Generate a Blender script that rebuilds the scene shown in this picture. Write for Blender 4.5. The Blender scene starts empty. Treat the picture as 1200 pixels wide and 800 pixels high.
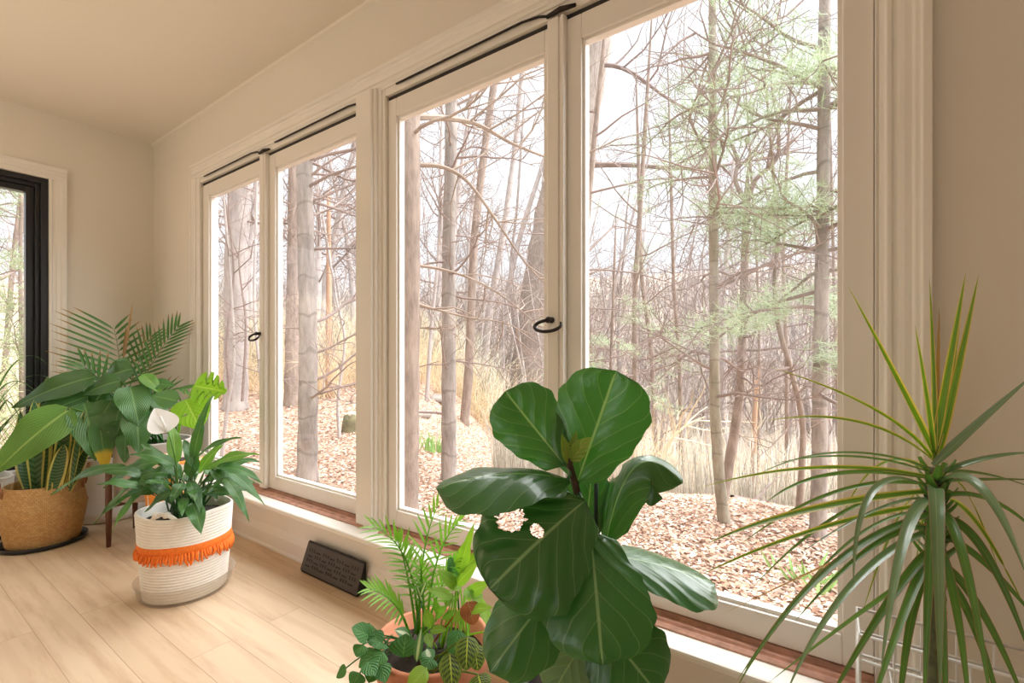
import bpy, math, random
import numpy as np
from mathutils import Vector, Matrix
PI = math.pi
SC = bpy.context.scene
COL = SC.collection
R = random.Random(7)

# ------------------------------------------------------------------ camera frame (metres; window wall is y = 0, room is y < 0)
F = 548.0; TH = math.radians(34.7); CY = 414.0; D = 1.27; H = 0.98
cT, sT = math.cos(TH), math.sin(TH)
def dep(u, v, t):
    a = (u - 600) / F
    return Vector(((-sT + cT * a) * t, -D + (cT + sT * a) * t, H + (CY - v) / F * t))
def px(p):
    x, y, z = p[0], p[1] + D, p[2] - H
    d = -sT * x + cT * y
    r = cT * x + sT * y
    return 600 + F * r / d, CY - F * z / d, d

# ------------------------------------------------------------------ helpers
def setp(o, label=None, cat=None, group=None, kind=None):
    if label: o['label'] = label
    if cat: o['category'] = cat
    if group: o['group'] = group
    if kind: o['kind'] = kind
    return o
def empty(name, loc=(0, 0, 0)):
    o = bpy.data.objects.new(name, None)
    o.location = loc; o.empty_display_size = .05
    COL.objects.link(o)
    return o
def thing(name, label, cat, loc, group=None):
    return setp(empty(name, loc), label, cat, group)
def wloc(o):
    p = Vector((0, 0, 0))
    while o is not None:
        p += o.location; o = o.parent
    return p

class MB:
    def __init__(s):
        s.v = []; s.f = []; s.uv = []; s.hasuv = False
    def face(s, idx, uv=None):
        s.f.append(tuple(idx))
        if uv: s.hasuv = True
        s.uv.append(uv)
    def box(s, x0, x1, y0, y1, z0, z1):
        b = len(s.v)
        s.v += [(x0, y0, z0), (x1, y0, z0), (x1, y1, z0), (x0, y1, z0), (x0, y0, z1), (x1, y0, z1), (x1, y1, z1), (x0, y1, z1)]
        for q in ((3, 2, 1, 0), (4, 5, 6, 7), (0, 1, 5, 4), (1, 2, 6, 5), (2, 3, 7, 6), (3, 0, 4, 7)):
            s.face([b + i for i in q])
        return s
    def prism(s, prof, axis, a0, a1):
        """closed polygon profile of (p, q), swept along 'x' (p=y, q=z), 'y' (p=x, q=z) or 'z' (p=x, q=y)"""
        b = len(s.v); n = len(prof)
        for a in (a0, a1):
            for p, q in prof:
                s.v.append({'x': (a, p, q), 'y': (p, a, q), 'z': (p, q, a)}[axis])
        for i in range(n):
            j = (i + 1) % n
            s.face((b + i, b + j, b + n + j, b + n + i))
        s.face(range(b + n - 1, b - 1, -1)); s.face(range(b + n, b + 2 * n))
        return s
    def tube(s, pts, rad, n=6, cap=True, uvs=False):
        pts = [Vector(p) for p in pts]
        m = len(pts)
        if not hasattr(rad, '__len__'): rad = [rad] * m
        b = len(s.v)
        t = (pts[1] - pts[0]).normalized()
        ref = Vector((0, 0, 1)) if abs(t.z) < .9 else Vector((1, 0, 0))
        nrm = t.cross(ref).normalized()
        for i, p in enumerate(pts):
            if i < m - 1: t2 = (pts[i + 1] - p)
            else: t2 = (p - pts[i - 1])
            if 0 < i < m - 1: t2 = (pts[i + 1] - pts[i - 1])
            if t2.length > 1e-9: t = t2.normalized()
            nrm = (nrm - t * nrm.dot(t))
            nrm = nrm.normalized() if nrm.length > 1e-6 else t.orthogonal().normalized()
            bn = t.cross(nrm)
            r = rad[i]
            for k in range(n):
                a = 2 * PI * k / n
                s.v.append(p + nrm * (r * math.cos(a)) + bn * (r * math.sin(a)))
        for i in range(m - 1):
            for k in range(n):
                k2 = (k + 1) % n
                s.face((b + i * n + k, b + i * n + k2, b + (i + 1) * n + k2, b + (i + 1) * n + k))
        if cap and n > 2:
            s.face(range(b + n - 1, b - 1, -1)); s.face(range(b + (m - 1) * n, b + m * n))
        return s
    def lathe(s, prof, n=40, c=(0, 0, 0), fn=None):
        """profile of (r, z), bottom-up outside; open ends allowed"""
        b = len(s.v); m = len(prof)
        for r, z in prof:
            for k in range(n):
                a = 2 * PI * k / n
                dx, dy, dz = r * math.cos(a), r * math.sin(a), z
                if fn: dx, dy, dz = fn(a, dx, dy, dz)
                s.v.append((c[0] + dx, c[1] + dy, c[2] + dz))
        for i in range(m - 1):
            for k in range(n):
                k2 = (k + 1) % n
                s.face((b + i * n + k, b + i * n + k2, b + (i + 1) * n + k2, b + (i + 1) * n + k),
                       ((k / n, i / m), ((k + 1) / n, i / m), ((k + 1) / n, (i + 1) / m), (k / n, (i + 1) / m)))
        return s
    def grid(s, P, UV, skip=None):
        b = len(s.v); m = len(P); n = len(P[0])
        for row in P: s.v += row
        for i in range(m - 1):
            for j in range(n - 1):
                if skip and skip(i, j): continue
                q = [(i, j), (i, j + 1), (i + 1, j + 1), (i + 1, j)]
                s.face([b + a * n + c for a, c in q], [UV[a][c] for a, c in q])
        return s
    def build(s, name, mat, parent=None, smooth=False, bevel=0, loc=None, wn=False):
        """vertices are world coordinates; they are re-based on the parent's (or own) location"""
        base = wloc(parent) if parent is not None else Vector(loc or (0, 0, 0))
        me = bpy.data.meshes.new(name)
        me.from_pydata([Vector(v) - base for v in s.v], [], s.f)
        if s.hasuv:
            ul = me.uv_layers.new(name='UVMap')
            flat = []
            for f, uv in zip(s.f, s.uv):
                if uv is None: flat += [0.0, 0.0] * len(f)
                else:
                    for q in uv: flat += [q[0], q[1]]
            ul.data.foreach_set('uv', flat)
        me.materials.append(mat)
        if smooth: me.polygons.foreach_set('use_smooth', [True] * len(me.polygons))
        me.update()
        o = bpy.data.objects.new(name, me)
        COL.objects.link(o)
        if parent is not None: o.parent = parent
        else: o.location = base
        if bevel:
            bv = o.modifiers.new('bevel', 'BEVEL'); bv.width = bevel; bv.segments = 2; bv.limit_method = 'ANGLE'
        return o

def copy_tree(o, parent=None):
    c = o.copy(); COL.objects.link(c)
    if parent is not None: c.parent = parent
    for ch in list(o.children): copy_tree(ch, c)
    return c

# ------------------------------------------------------------------ materials
class NT:
    def __init__(s, name):
        s.m = bpy.data.materials.new(name); s.m.use_nodes = True
        s.t = s.m.node_tree; s.t.nodes.clear()
        s.out = s.t.nodes.new('ShaderNodeOutputMaterial')
    def n(s, typ, **kw):
        nd = s.t.nodes.new(typ)
        for k, v in kw.items():
            if k in nd.inputs: s.set(nd.inputs[k], v)
            else: setattr(nd, k, v)
        return nd
    def set(s, sock, v):
        if isinstance(v, bpy.types.NodeSocket): s.t.links.new(v, sock)
        elif isinstance(v, bpy.types.Node): s.t.links.new(v.outputs[0], sock)
        else:
            if hasattr(sock.default_value, '__len__') and not hasattr(v, '__len__'): v = (v,) * len(sock.default_value)
            if hasattr(sock.default_value, '__len__') and len(sock.default_value) == 4 and len(v) == 3: v = tuple(v) + (1,)
            sock.default_value = v
    def math(s, op, a, b=0.0, c=None, clamp=False):
        nd = s.t.nodes.new('ShaderNodeMath'); nd.operation = op; nd.use_clamp = clamp
        s.set(nd.inputs[0], a); s.set(nd.inputs[1], b)
        if c is not None: s.set(nd.inputs[2], c)
        return nd.outputs[0]
    def mix(s, f, a, b, blend='MIX'):
        nd = s.t.nodes.new('ShaderNodeMix'); nd.data_type = 'RGBA'; nd.blend_type = blend
        s.set(nd.inputs[0], f); s.set(nd.inputs[6], a); s.set(nd.inputs[7], b)
        return nd.outputs[2]
    def ramp(s, f, stops):
        nd = s.t.nodes.new('ShaderNodeValToRGB'); s.set(nd.inputs[0], f)
        el = nd.color_ramp.elements
        while len(el) < len(stops): el.new(.5)
        for e, (p, c) in zip(el, stops):
            e.position = p; e.color = tuple(c) + (1,) if len(c) == 3 else c
        return nd.outputs[0]
    def step(s, x, a, b):
        nd = s.t.nodes.new('ShaderNodeMapRange'); nd.interpolation_type = 'SMOOTHSTEP'
        s.set(nd.inputs[0], x); s.set(nd.inputs[1], a); s.set(nd.inputs[2], b)
        return nd.outputs[0]
    def noise(s, scale, detail=3, vec=None, rough=.5):
        nd = s.n('ShaderNodeTexNoise', Scale=scale, Detail=detail, Roughness=rough)
        if vec is not None: s.set(nd.inputs['Vector'], vec)
        return nd
    def coord(s, which='Object', scale=None):
        tc = s.t.nodes.new('ShaderNodeTexCoord').outputs[which]
        if scale is None: return tc
        mp = s.t.nodes.new('ShaderNodeMapping'); s.set(mp.inputs['Vector'], tc); mp.inputs['Scale'].default_value = scale
        return mp.outputs[0]
    def bump(s, h, strength=.3, dist=.01):
        return s.n('ShaderNodeBump', Height=h, Strength=strength, Distance=dist).outputs[0]
    def bsdf(s, col, rough=.5, normal=None, metal=0.0, spec=.5, coat=0.0, **kw):
        b = s.n('ShaderNodeBsdfPrincipled')
        s.set(b.inputs['Base Color'], col); s.set(b.inputs['Roughness'], rough); s.set(b.inputs['Metallic'], metal)
        s.set(b.inputs['Specular IOR Level'], spec); s.set(b.inputs['Coat Weight'], coat)
        if normal is not None: s.set(b.inputs['Normal'], normal)
        return b.outputs[0]
    def done(s, sh):
        s.set(s.out.inputs['Surface'], sh); return s.m

def srgb(r, g, b):
    f = lambda c: (c / 255 / 12.92) if c / 255 <= .04045 else ((c / 255 + .055) / 1.055) ** 2.4
    return (f(r), f(g), f(b))

def m_plain(name, col, rough=.5, var=.06, scale=8, bump=.0, metal=0.0, spec=.5, bs=None):
    k = NT(name); no = k.noise(scale, 4, k.coord())
    dark = tuple(c * (1 - var) for c in col); lite = tuple(min(1, c * (1 + var)) for c in col)
    c = k.ramp(no.outputs[0], [(.3, dark), (.7, lite)])
    nm = k.bump(k.noise(bs or scale * 20, 3, k.coord()).outputs[0], bump, .002) if bump else None
    return k.done(k.bsdf(c, rough, nm, metal, spec))

def m_leaf(name, col, vein, rough=.38, nveins=9, slant=.55, edge=None, edge_w=.8, midw=.035, latw=.12, latmix=.55, trans=.25, var=.25, tip=None, spec=.5, stripe=None, mottled=None, ttint=(1.5, 1.6, .5), coat=0.0):
    """leaf: UV.x across (0.5 is the midrib), UV.y from base to tip"""
    k = NT(name)
    uv = k.n('ShaderNodeSeparateXYZ', Vector=k.coord('UV'))
    s_ = k.math('ABSOLUTE', k.math('MULTIPLY_ADD', uv.outputs[0], 2.0, -1.0))
    t_ = uv.outputs[1]
    rnd = k.n('ShaderNodeObjectInfo').outputs['Random']
    no = k.noise(9, 3, k.coord('Object'))
    c = k.mix(k.math('MULTIPLY', k.math('ADD', no.outputs[0], rnd), .5), tuple(x * (1 - var) for x in col), tuple(min(1, x * (1 + var)) for x in col))
    h = None
    if mottled:
        zz = k.math('FRACT', k.math('MULTIPLY_ADD', t_, mottled[1], k.math('MULTIPLY', s_, -mottled[2])))
        mk = k.math('MULTIPLY', k.step(k.math('ABSOLUTE', k.math('SUBTRACT', zz, .5)), .34, .2), k.step(s_, .85, .7))
        c = k.mix(mk, c, mottled[0])
    if nveins:
        la = k.math('FRACT', k.math('MULTIPLY_ADD', t_, float(nveins), k.math('MULTIPLY', s_, -slant * nveins * .35)))
        lm = k.math('ABSOLUTE', k.math('SUBTRACT', la, .5))
        lat = k.math('MULTIPLY', k.step(lm, latw, 0.0), latmix)
        c = k.mix(lat, c, vein)
        h = k.step(lm, .42, .0)
    if stripe:
        c = k.mix(k.step(s_, stripe[1], stripe[2]), stripe[0], c)
    mid = k.step(s_, midw * 1.6, midw * .5)
    c = k.mix(mid, c, vein)
    if edge:
        c = k.mix(k.step(s_, edge_w - .06, edge_w + .06), c, edge)
    if tip:
        c = k.mix(k.step(k.math('MULTIPLY_ADD', no.outputs[0], .2, t_), tip[1], tip[1] + .1), c, tip[0])
    nm = k.bump(h, .35, .004) if h is not None else None
    b = k.bsdf(c, rough, nm, 0.0, spec, coat)
    tr = k.n('ShaderNodeBsdfTranslucent')
    k.set(tr.inputs[0], k.mix(1.0, c, ttint, 'MULTIPLY'))
    mx = k.n('ShaderNodeMixShader'); k.set(mx.inputs[0], trans); k.set(mx.inputs[1], b); k.set(mx.inputs[2], tr.outputs[0])
    return k.done(mx.outputs[0])

def m_bark(name, c1, c2, scale=14, vert=.18, rings=None):
    k = NT(name)
    co = k.coord('Object', (1, 1, vert))
    n1 = k.noise(scale, 5, co, .65); n2 = k.noise(3, 2, k.coord('Object'))
    c = k.ramp(n1.outputs[0], [(.32, c1), (.68, c2)])
    c = k.mix(k.math('MULTIPLY', n2.outputs[0], .35), c, tuple(min(1, x * 1.3) for x in c2))
    if rings:
        z = k.n('ShaderNodeSeparateXYZ', Vector=k.coord('Object')).outputs[2]
        zz = k.math('FRACT', k.math('MULTIPLY_ADD', z, rings, k.math('MULTIPLY', n2.outputs[0], 1.2)))
        rg = k.step(k.math('ABSOLUTE', k.math('SUBTRACT', zz, .5)), .06, .015)
        c = k.mix(k.math('MULTIPLY', k.math('MULTIPLY', rg, n1.outputs[0]), .7), c, tuple(x * .6 for x in c1))
    c = k.mix(1.0, c, (.86, .87, .88), 'MULTIPLY')
    return k.done(k.bsdf(c, .9, k.bump(n1.outputs[0], .7, .02), 0.0, .2))
def m_attr(name, rough=.8, trans=0.0):
    k = NT(name); a = k.n('ShaderNodeAttribute', attribute_name='col').outputs['Color']
    a = k.mix(1.0, a, (.79, .80, .82), 'MULTIPLY')
    b = k.bsdf(a, rough, None, 0.0, .2)
    if trans:
        tr = k.n('ShaderNodeBsdfTranslucent'); k.set(tr.inputs[0], a)
        mx = k.n('ShaderNodeMixShader'); k.set(mx.inputs[0], trans); k.set(mx.inputs[1], b); k.set(mx.inputs[2], tr.outputs[0])
        b = mx.outputs[0]
    return k.done(b)

M = {}
M['wall'] = m_plain('wall_paint', srgb(228, 222, 210), .75, .015, 2, .08, bs=160)
M['ceil'] = m_plain('ceiling_paint', srgb(232, 226, 214), .8, .012, 1.5, .06, bs=120)
M['trim'] = m_plain('trim_paint', srgb(236, 232, 224), .38, .02, 5, .03, bs=60)
M['sashpaint'] = None
k = NT('old_sash_paint')      # white paint with worn chips
no = k.noise(26, 6, k.coord(), .7); n2 = k.noise(3, 3, k.coord())
chip = k.math('MULTIPLY', k.step(no.outputs[0], .70, .74), k.step(n2.outputs[0], .5, .62))
c = k.mix(k.math('MULTIPLY', n2.outputs[0], .25), srgb(238, 234, 227), srgb(220, 213, 202))
c = k.mix(chip, c, srgb(150, 132, 116))
M['sash'] = k.done(k.bsdf(c, .4, k.bump(chip, .3, -.001)))
k = NT('window_glass')
lw = k.n('ShaderNodeLayerWeight', Blend=.5)
tr = k.n('ShaderNodeBsdfTransparent', Color=(.98, .985, .985)); gl = k.n('ShaderNodeBsdfGlossy', Roughness=.01)
mx = k.n('ShaderNodeMixShader'); k.set(mx.inputs[0], k.math('MULTIPLY_ADD', k.math('POWER', lw.outputs['Facing'], 5.0), .45, .02)); k.set(mx.inputs[1], tr.outputs[0]); k.set(mx.inputs[2], gl.outputs[0])
M['glass'] = k.done(mx.outputs[0])
k = NT('clear_plastic')
lw = k.n('ShaderNodeLayerWeight', Blend=.35)
tr = k.n('ShaderNodeBsdfTransparent', Color=(.93, .92, .90)); gl = k.n('ShaderNodeBsdfPrincipled', Roughness=.15)
gl.inputs['Base Color'].default_value = (.86, .85, .83, 1)
mx = k.n('ShaderNodeMixShader'); k.set(mx.inputs[0], k.math('MULTIPLY_ADD', lw.outputs['Facing'], .30, .02)); k.set(mx.inputs[1], tr.outputs[0]); k.set(mx.inputs[2], gl.outputs[0])
M['plastic'] = k.done(mx.outputs[0])
M['iron'] = m_plain('wrought_iron', (.022, .016, .014), .42, .2, 30, metal=.5)
M['blackframe'] = m_plain('black_window_frame', (.012, .013, .016), .35, .1, 6)
M['blackplastic'] = m_plain('black_plastic', (.012, .012, .013), .38, .1, 6)
M['ventdark'] = m_plain('register_slot_black', (.008, .007, .007), .6, .1, 12)  # shade inside the slots put into the body's black colour
M['vent'] = m_plain('dark_register_metal', (.058, .048, .045), .36, .12, 12)
M['gapdark'] = m_plain('dark_gap_strip', (.03, .027, .026), .8)  # dark gap above the sashes, built as a solid strip
M['track'] = m_plain('brown_sill_track', srgb(190, 144, 124), .6, .22, 30, .3)
M['rope'] = m_plain('white_cotton_rope', srgb(240, 236, 228), .85, .04, 40, .5, bs=380)
M['orange'] = m_plain('orange_yarn', srgb(248, 124, 40), .85, .14, 90, .5, bs=500)
M['soil'] = m_plain('potting_soil', (.035, .024, .018), .95, .5, 60, .9, bs=90)
M['graypot'] = m_plain('grey_ceramic', srgb(182, 174, 166), .7, .05, 5, .35, bs=120)
M['whitepot'] = m_plain('white_ceramic', srgb(232, 229, 224), .5, .03, 5)
M['walnut'] = m_plain('walnut_wood', srgb(92, 58, 42), .5, .3, 12)
M['terra'] = m_plain('terracotta', srgb(205, 132, 98), .75, .12, 7, .2, bs=70)
M['wire'] = m_plain('white_wire', srgb(236, 236, 234), .35, .02)
M['stake'] = m_plain('green_stake', (.012, .03, .018), .5)
M['stem'] = m_plain('green_stem', (.10, .22, .05), .5, .25, 20)
M['figstem'] = m_plain('fig_stem', (.055, .035, .02), .75, .4, 40)
M['cane'] = m_plain('dracaena_cane', (.10, .12, .06), .7, .4, 60, .6)
k = NT('seagrass_weave')
co = k.coord('UV', (1, 1, 1))
br = k.n('ShaderNodeTexBrick', Scale=1.0); br.offset = .5
k.set(br.inputs['Vector'], k.coord('UV', (74, 42, 1)))
br.inputs['Color1'].default_value = srgb(208, 168, 112) + (1,); br.inputs['Color2'].default_value = srgb(184, 138, 84) + (1,); br.inputs['Mortar'].default_value = srgb(150, 108, 64) + (1,)
br.inputs['Mortar Size'].default_value = .06; br.inputs['Brick Width'].default_value = 1.0; br.inputs['Row Height'].default_value = 1.0
no = k.noise(25, 3, k.coord())
c = k.mix(k.math('MULTIPLY', no.outputs[0], .5), br.outputs[0], srgb(222, 186, 132))
M['seagrass'] = k.done(k.bsdf(c, .75, k.bump(br.outputs['Fac'], .6, -.003), 0, .25))
M['jute'] = m_plain('jute_rope', srgb(170, 122, 82), .85, .2, 60, .5)
k = NT('orange_painted_pot')
vo = k.n('ShaderNodeTexVoronoi', Scale=1.0); k.set(vo.inputs['Vector'], k.coord('UV', (9, 5, 1)))
c = k.mix(k.step(vo.outputs['Distance'], .42, .46), srgb(240, 150, 50), srgb(238, 226, 212))
M['orangepot'] = k.done(k.bsdf(c, .4))
# floor: pale oak boards running along the window wall
k = NT('oak_boards')
tc = k.coord('Object')
br = k.n('ShaderNodeTexBrick', Scale=1.0); k.set(br.inputs['Vector'], tc); br.offset = .37; br.offset_frequency = 2
br.inputs['Color1'].default_value = (.2, .2, .2, 1); br.inputs['Color2'].default_value = (.8, .8, .8, 1); br.inputs['Mortar'].default_value = (0, 0, 0, 1)
br.inputs['Mortar Size'].default_value = .0012; br.inputs['Brick Width'].default_value = 1.7; br.inputs['Row Height'].default_value = .125; br.inputs['Mortar Smooth'].default_value = .2
sep = k.n('ShaderNodeSeparateXYZ', Vector=tc)
off = k.n('ShaderNodeCombineXYZ', X=k.math('MULTIPLY', br.outputs[0], 7.0), Y=k.math('MULTIPLY', br.outputs[0], 3.0), Z=0.0)
vv = k.n('ShaderNodeVectorMath', operation='ADD'); k.set(vv.inputs[0], tc); k.set(vv.inputs[1], off.outputs[0])
mp = k.n('ShaderNodeMapping'); k.set(mp.inputs['Vector'], vv.outputs[0]); mp.inputs['Scale'].default_value = (1.1, 9, 1)
g1 = k.noise(2.2, 6, mp.outputs[0], .6)
wv = k.n('ShaderNodeTexWave', Scale=.40, Distortion=7.0, Detail=3.0); wv.bands_direction = 'Y'
k.set(wv.inputs['Vector'], mp.outputs[0]); wv.inputs['Detail Scale'].default_value = .8
c = k.mix(br.outputs[0], srgb(212, 186, 156), srgb(228, 206, 178))
c = k.mix(k.math('MULTIPLY', k.step(g1.outputs[0], .45, .75), .6), c, srgb(184, 148, 114))
c = k.mix(k.math('MULTIPLY', k.step(wv.outputs[0], .55, .95), .22), c, srgb(190, 156, 124))
c = k.mix(k.math('MULTIPLY', br.outputs['Fac'], .45), c, srgb(140, 102, 72))
M['floor'] = k.done(k.bsdf(c, k.math('MULTIPLY_ADD', g1.outputs[0], .2, .3), k.bump(g1.outputs[0], .08, .002), 0, .4))

# leaves
M['fig'] = m_leaf('fig_leaf', (.038, .155, .036), (.22, .37, .18), .30, 5, 1.35, midw=.026, latw=.035, latmix=.6, trans=.2, var=.25, spec=.6, coat=.35)
M['figback'] = m_leaf('fig_leaf_pale_underside', (.16, .25, .13), (.30, .40, .22), .5, 5, 1.35, midw=.03, latw=.05, latmix=.6, trans=.2)
M['bud'] = m_leaf('fig_bud', (.22, .34, .05), (.36, .34, .10), .4, 5, 1.0)
M['lily'] = m_leaf('peace_lily_leaf', (.052, .175, .038), (.16, .32, .10), .28, 14, 1.6, midw=.05, latw=.15, latmix=.28, trans=.25, var=.35, spec=.7, coat=.2)
M['lilybright'] = m_leaf('pale_lily_leaf', (.15, .33, .07), (.35, .55, .16), .35, 14, 1.6, midw=.05, latw=.15, latmix=.35, trans=.35, var=.2)
M['lilyyellow'] = m_leaf('yellowing_lily_leaf', (.06, .19, .04), (.2, .35, .1), .35, 12, 1.6, trans=.3, tip=((.62, .45, .03), .72))
M['monstera'] = m_leaf('monstera_leaf', (.22, .46, .03), (.38, .6, .12), .4, 7, 1.4, midw=.04, latw=.1, latmix=.4, trans=.45, var=.15)
M['spathe'] = m_leaf('white_spathe', (.93, .93, .92), (.86, .90, .80), .5, 0, midw=.03, trans=.3, var=.02, ttint=(1, 1, 1))
M['palm'] = m_leaf('palm_leaflet', (.06, .18, .035), (.13, .28, .07), .4, 0, midw=.10, trans=.2, var=.35, tip=((.34, .20, .08), .84))
M['palmbrown'] = m_leaf('brown_palm_leaflet', (.36, .22, .10), (.42, .28, .13), .6, 0, midw=.1, trans=.2, var=.3)
M['snake'] = m_leaf('snake_plant_leaf', (.035, .11, .04), (.05, .13, .05), .38, 0, edge=(.62, .56, .16), edge_w=.74, midw=.001, trans=.08, var=.3, mottled=((.10, .2, .09), 16.0, 1.0))
M['drac'] = m_leaf('dracaena_leaf', (.105, .235, .06), (.19, .33, .09), .33, 0, edge=(.36, .17, .13), edge_w=.88, midw=.05, trans=.3, var=.4, stripe=None)
M['dracyellow'] = m_leaf('young_dracaena_leaf', (.16, .30, .035), (.10, .22, .03), .35, 0, edge=(.62, .48, .16), edge_w=.66, midw=.12, trans=.4, var=.25)
M['dracgrey'] = m_leaf('glossy_dracaena_leaf', (.16, .27, .14), (.26, .38, .22), .25, 0, edge=(.33, .22, .17), edge_w=.9, midw=.04, trans=.15, var=.25, spec=.8)
M['dracbrown'] = m_leaf('dry_dracaena_leaf', (.42, .24, .08), (.5, .3, .1), .6, 0, midw=.05, trans=.3)
M['parlor'] = m_leaf('parlor_palm_leaflet', (.20, .44, .06), (.28, .5, .12), .42, 0, midw=.08, trans=.4, var=.3)
M['pothos'] = m_leaf('round_trailing_leaf', (.06, .21, .055), (.15, .34, .11), .4, 5, 1.6, trans=.3, var=.3)
M['maranta'] = m_leaf('prayer_plant_leaf', (.16, .24, .03), (.52, .62, .08), .4, 7, 1.8, midw=.05, latw=.08, latmix=.7, trans=.25, mottled=((.035, .07, .02), 7.0, 1.4))
M['lime'] = m_leaf('lime_leaf', (.26, .47, .06), (.42, .6, .15), .4, 8, 1.6, trans=.4, var=.25)
M['rust'] = m_leaf('rust_leaf', (.36, .10, .03), (.45, .2, .08), .5, 6, 1.5, trans=.25)
M['silver'] = m_leaf('variegated_leaf', (.10, .24, .10), (.62, .70, .52), .4, 0, midw=.3, trans=.3, var=.2)
M['grassy'] = m_leaf('grassy_leaf', (.09, .2, .07), (.2, .32, .15), .4, 0, midw=.08, trans=.3, var=.4)
# outdoors
M['bark_pine'] = m_bark('grey_pine_bark', srgb(112, 103, 98), srgb(176, 165, 158), 16, .22, 3.2)
M['bark_oak'] = m_bark('furrowed_oak_bark', srgb(122, 110, 102), srgb(186, 172, 162), 16, .10)
M['bark_brown'] = m_bark('brown_bark', srgb(114, 100, 92), srgb(172, 154, 142), 18, .25)
M['bark_birch'] = m_bark('ringed_grey_bark', srgb(118, 108, 96), srgb(174, 164, 148), 14, .3, 5.5)
M['bark_far'] = m_bark('pale_far_bark', srgb(152, 142, 138), srgb(196, 186, 182), 8, .3)  # glare over distant trees put into a lighter bark colour
M['bark_snag'] = m_bark('split_snag_wood', srgb(160, 118, 92), srgb(206, 172, 144), 12, .1)
M['twig'] = m_plain('twig_bark', srgb(140, 124, 118), .9, .15, 3)
M['twig_warm'] = m_plain('tan_stems', srgb(214, 196, 164), .9, .15, 2)
M['needle'] = m_plain('pine_needles', srgb(172, 188, 152), .7, .2, 1.2)
M['limb'] = m_plain('tan_limb_bark', srgb(150, 134, 122), .9, .18, 5)
M['twig_green'] = m_plain('pale_green_stems', srgb(196, 204, 160), .9, .15, 2)
M['moss'] = m_plain('mossy_wood', srgb(110, 104, 78), .95, .4, 12, .6)
M['stone'] = m_plain('grey_stone', srgb(142, 134, 126), .9, .2, 8, .6)
M['daffleaf'] = m_plain('daffodil_leaf', srgb(142, 182, 108), .6, .2, 9)
M['daffbloom'] = m_plain('daffodil_bloom', srgb(240, 214, 70), .6, .1, 9)
M['litter'] = m_attr('dry_leaves', .85, .15)
M['brush'] = m_attr('dry_grass', .85, .2)
M['siding'] = m_plain('outside_paint', srgb(240, 238, 234), .6, .02)
k = NT('forest_floor')
n1 = k.noise(9, 6, k.coord(), .7); n2 = k.noise(.5, 3, k.coord())
vo = k.n('ShaderNodeTexVoronoi', Scale=16.0); k.set(vo.inputs['Vector'], k.coord())
c = k.ramp(n1.outputs[0], [(.25, srgb(172, 142, 122)), (.5, srgb(206, 178, 156)), (.75, srgb(228, 206, 188))])
c = k.mix(.35, c, k.ramp(k.n('ShaderNodeSeparateColor', Color=vo.outputs['Color']).outputs[0], [(.1, srgb(164, 126, 104)), (.9, srgb(232, 208, 188))]))
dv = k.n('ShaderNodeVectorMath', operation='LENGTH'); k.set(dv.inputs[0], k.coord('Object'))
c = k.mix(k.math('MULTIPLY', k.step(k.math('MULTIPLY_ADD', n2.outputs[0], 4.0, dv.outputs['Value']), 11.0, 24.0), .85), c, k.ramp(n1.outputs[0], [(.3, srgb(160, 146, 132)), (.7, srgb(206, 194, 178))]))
c = k.mix(1.0, c, (.78, .775, .78), 'MULTIPLY')
M['ground'] = k.done(k.bsdf(c, .95, k.bump(vo.outputs['Distance'], .6, .03), 0, .1))
# ================================================================== THE ROOM
XL, XR, YB, ZC = -3.948, 2.6, -4.6, 2.444
def struct(mb, name, mat, parent=None, **kw):
    o = mb.build(name, mat, parent, **kw)
    if parent is None: o['kind'] = 'structure'
    return o
W = 1.0
struct(MB().box(XL - .2, XR + .2, YB - .2, .12, -.12, 0), 'floor', M['floor'])
struct(MB().box(XL - .2, XR + .2, YB - .2, .2, ZC, ZC + .15), 'ceiling', M['ceil'])
# window openings in the front wall
A0, A1, B0, B1 = -3.20, -1.60, -1.50, .072
ZS, ZH = .25, 2.055
mb = MB()
mb.box(XL - .2, A0, 0, .075, -.6, ZC); mb.box(A1, B0, 0, .07, ZS, ZH); mb.box(B1, XR + .2, 0, .075, -.6, ZC)
mb.box(A0, B1, 0, .075, -.6, ZS); mb.box(A0, B1, 0, .075, ZH, ZC)
struct(mb, 'wall_front', M['wall'])
# left wall with the black framed window
LW0, LW1, LZ0, LZ1 = -2.05, -.535, .30, 2.04
mb = MB()
mb.box(XL - .16, XL, LW1, 0, -.6, ZC); mb.box(XL - .16, XL, YB, LW0, -.6, ZC)
mb.box(XL - .16, XL, LW0, LW1, -.6, LZ0); mb.box(XL - .16, XL, LW0, LW1, LZ1, ZC)
struct(mb, 'wall_left', M['wall'])
# walls behind the camera; unseen rear opening added and sized to let light in
mb = MB()
mb.box(XL - .16, -1.6, YB - .16, YB, -.6, ZC); mb.box(.4, XR + .16, YB - .16, YB, -.6, ZC)
mb.box(-1.6, .4, YB - .16, YB, -.6, .9); mb.box(-1.6, .4, YB - .16, YB, 2.1, ZC)
struct(mb, 'wall_back', M['wall'])
mb = MB()
mb.box(XR, XR + .16, YB, 0, -.6, ZC)
struct(mb, 'wall_right', M['wall'])

# --- casing (stepped moulding) round both pairs: profile (distance from opening, protrusion)
prof = [(0, .0), (0, .010), (.008, .013), (.012, .018), (.020, .018), (.023, .013), (.028, .013), (.031, .020), (.040, .022), (.052, .022), (.056, .027), (.064, .027), (.067, .034), (.082, .034), (.084, .0)]
mb = MB()
CXL, CXR, CZ = A0 + .006, B1 + .004, 2.05
mb.prism([(CXR + a, -b) for a, b in prof], 'z', .262, CZ + .001)
mb.prism([(CXL - a, -b) for a, b in prof][::-1], 'z', .262, CZ + .001)
mb.prism([(-b, CZ + a) for a, b in prof], 'x', CXL - .084, CXR + .084)
struct(mb, 'trim_1', M['trim'], bevel=.0015)
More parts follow.
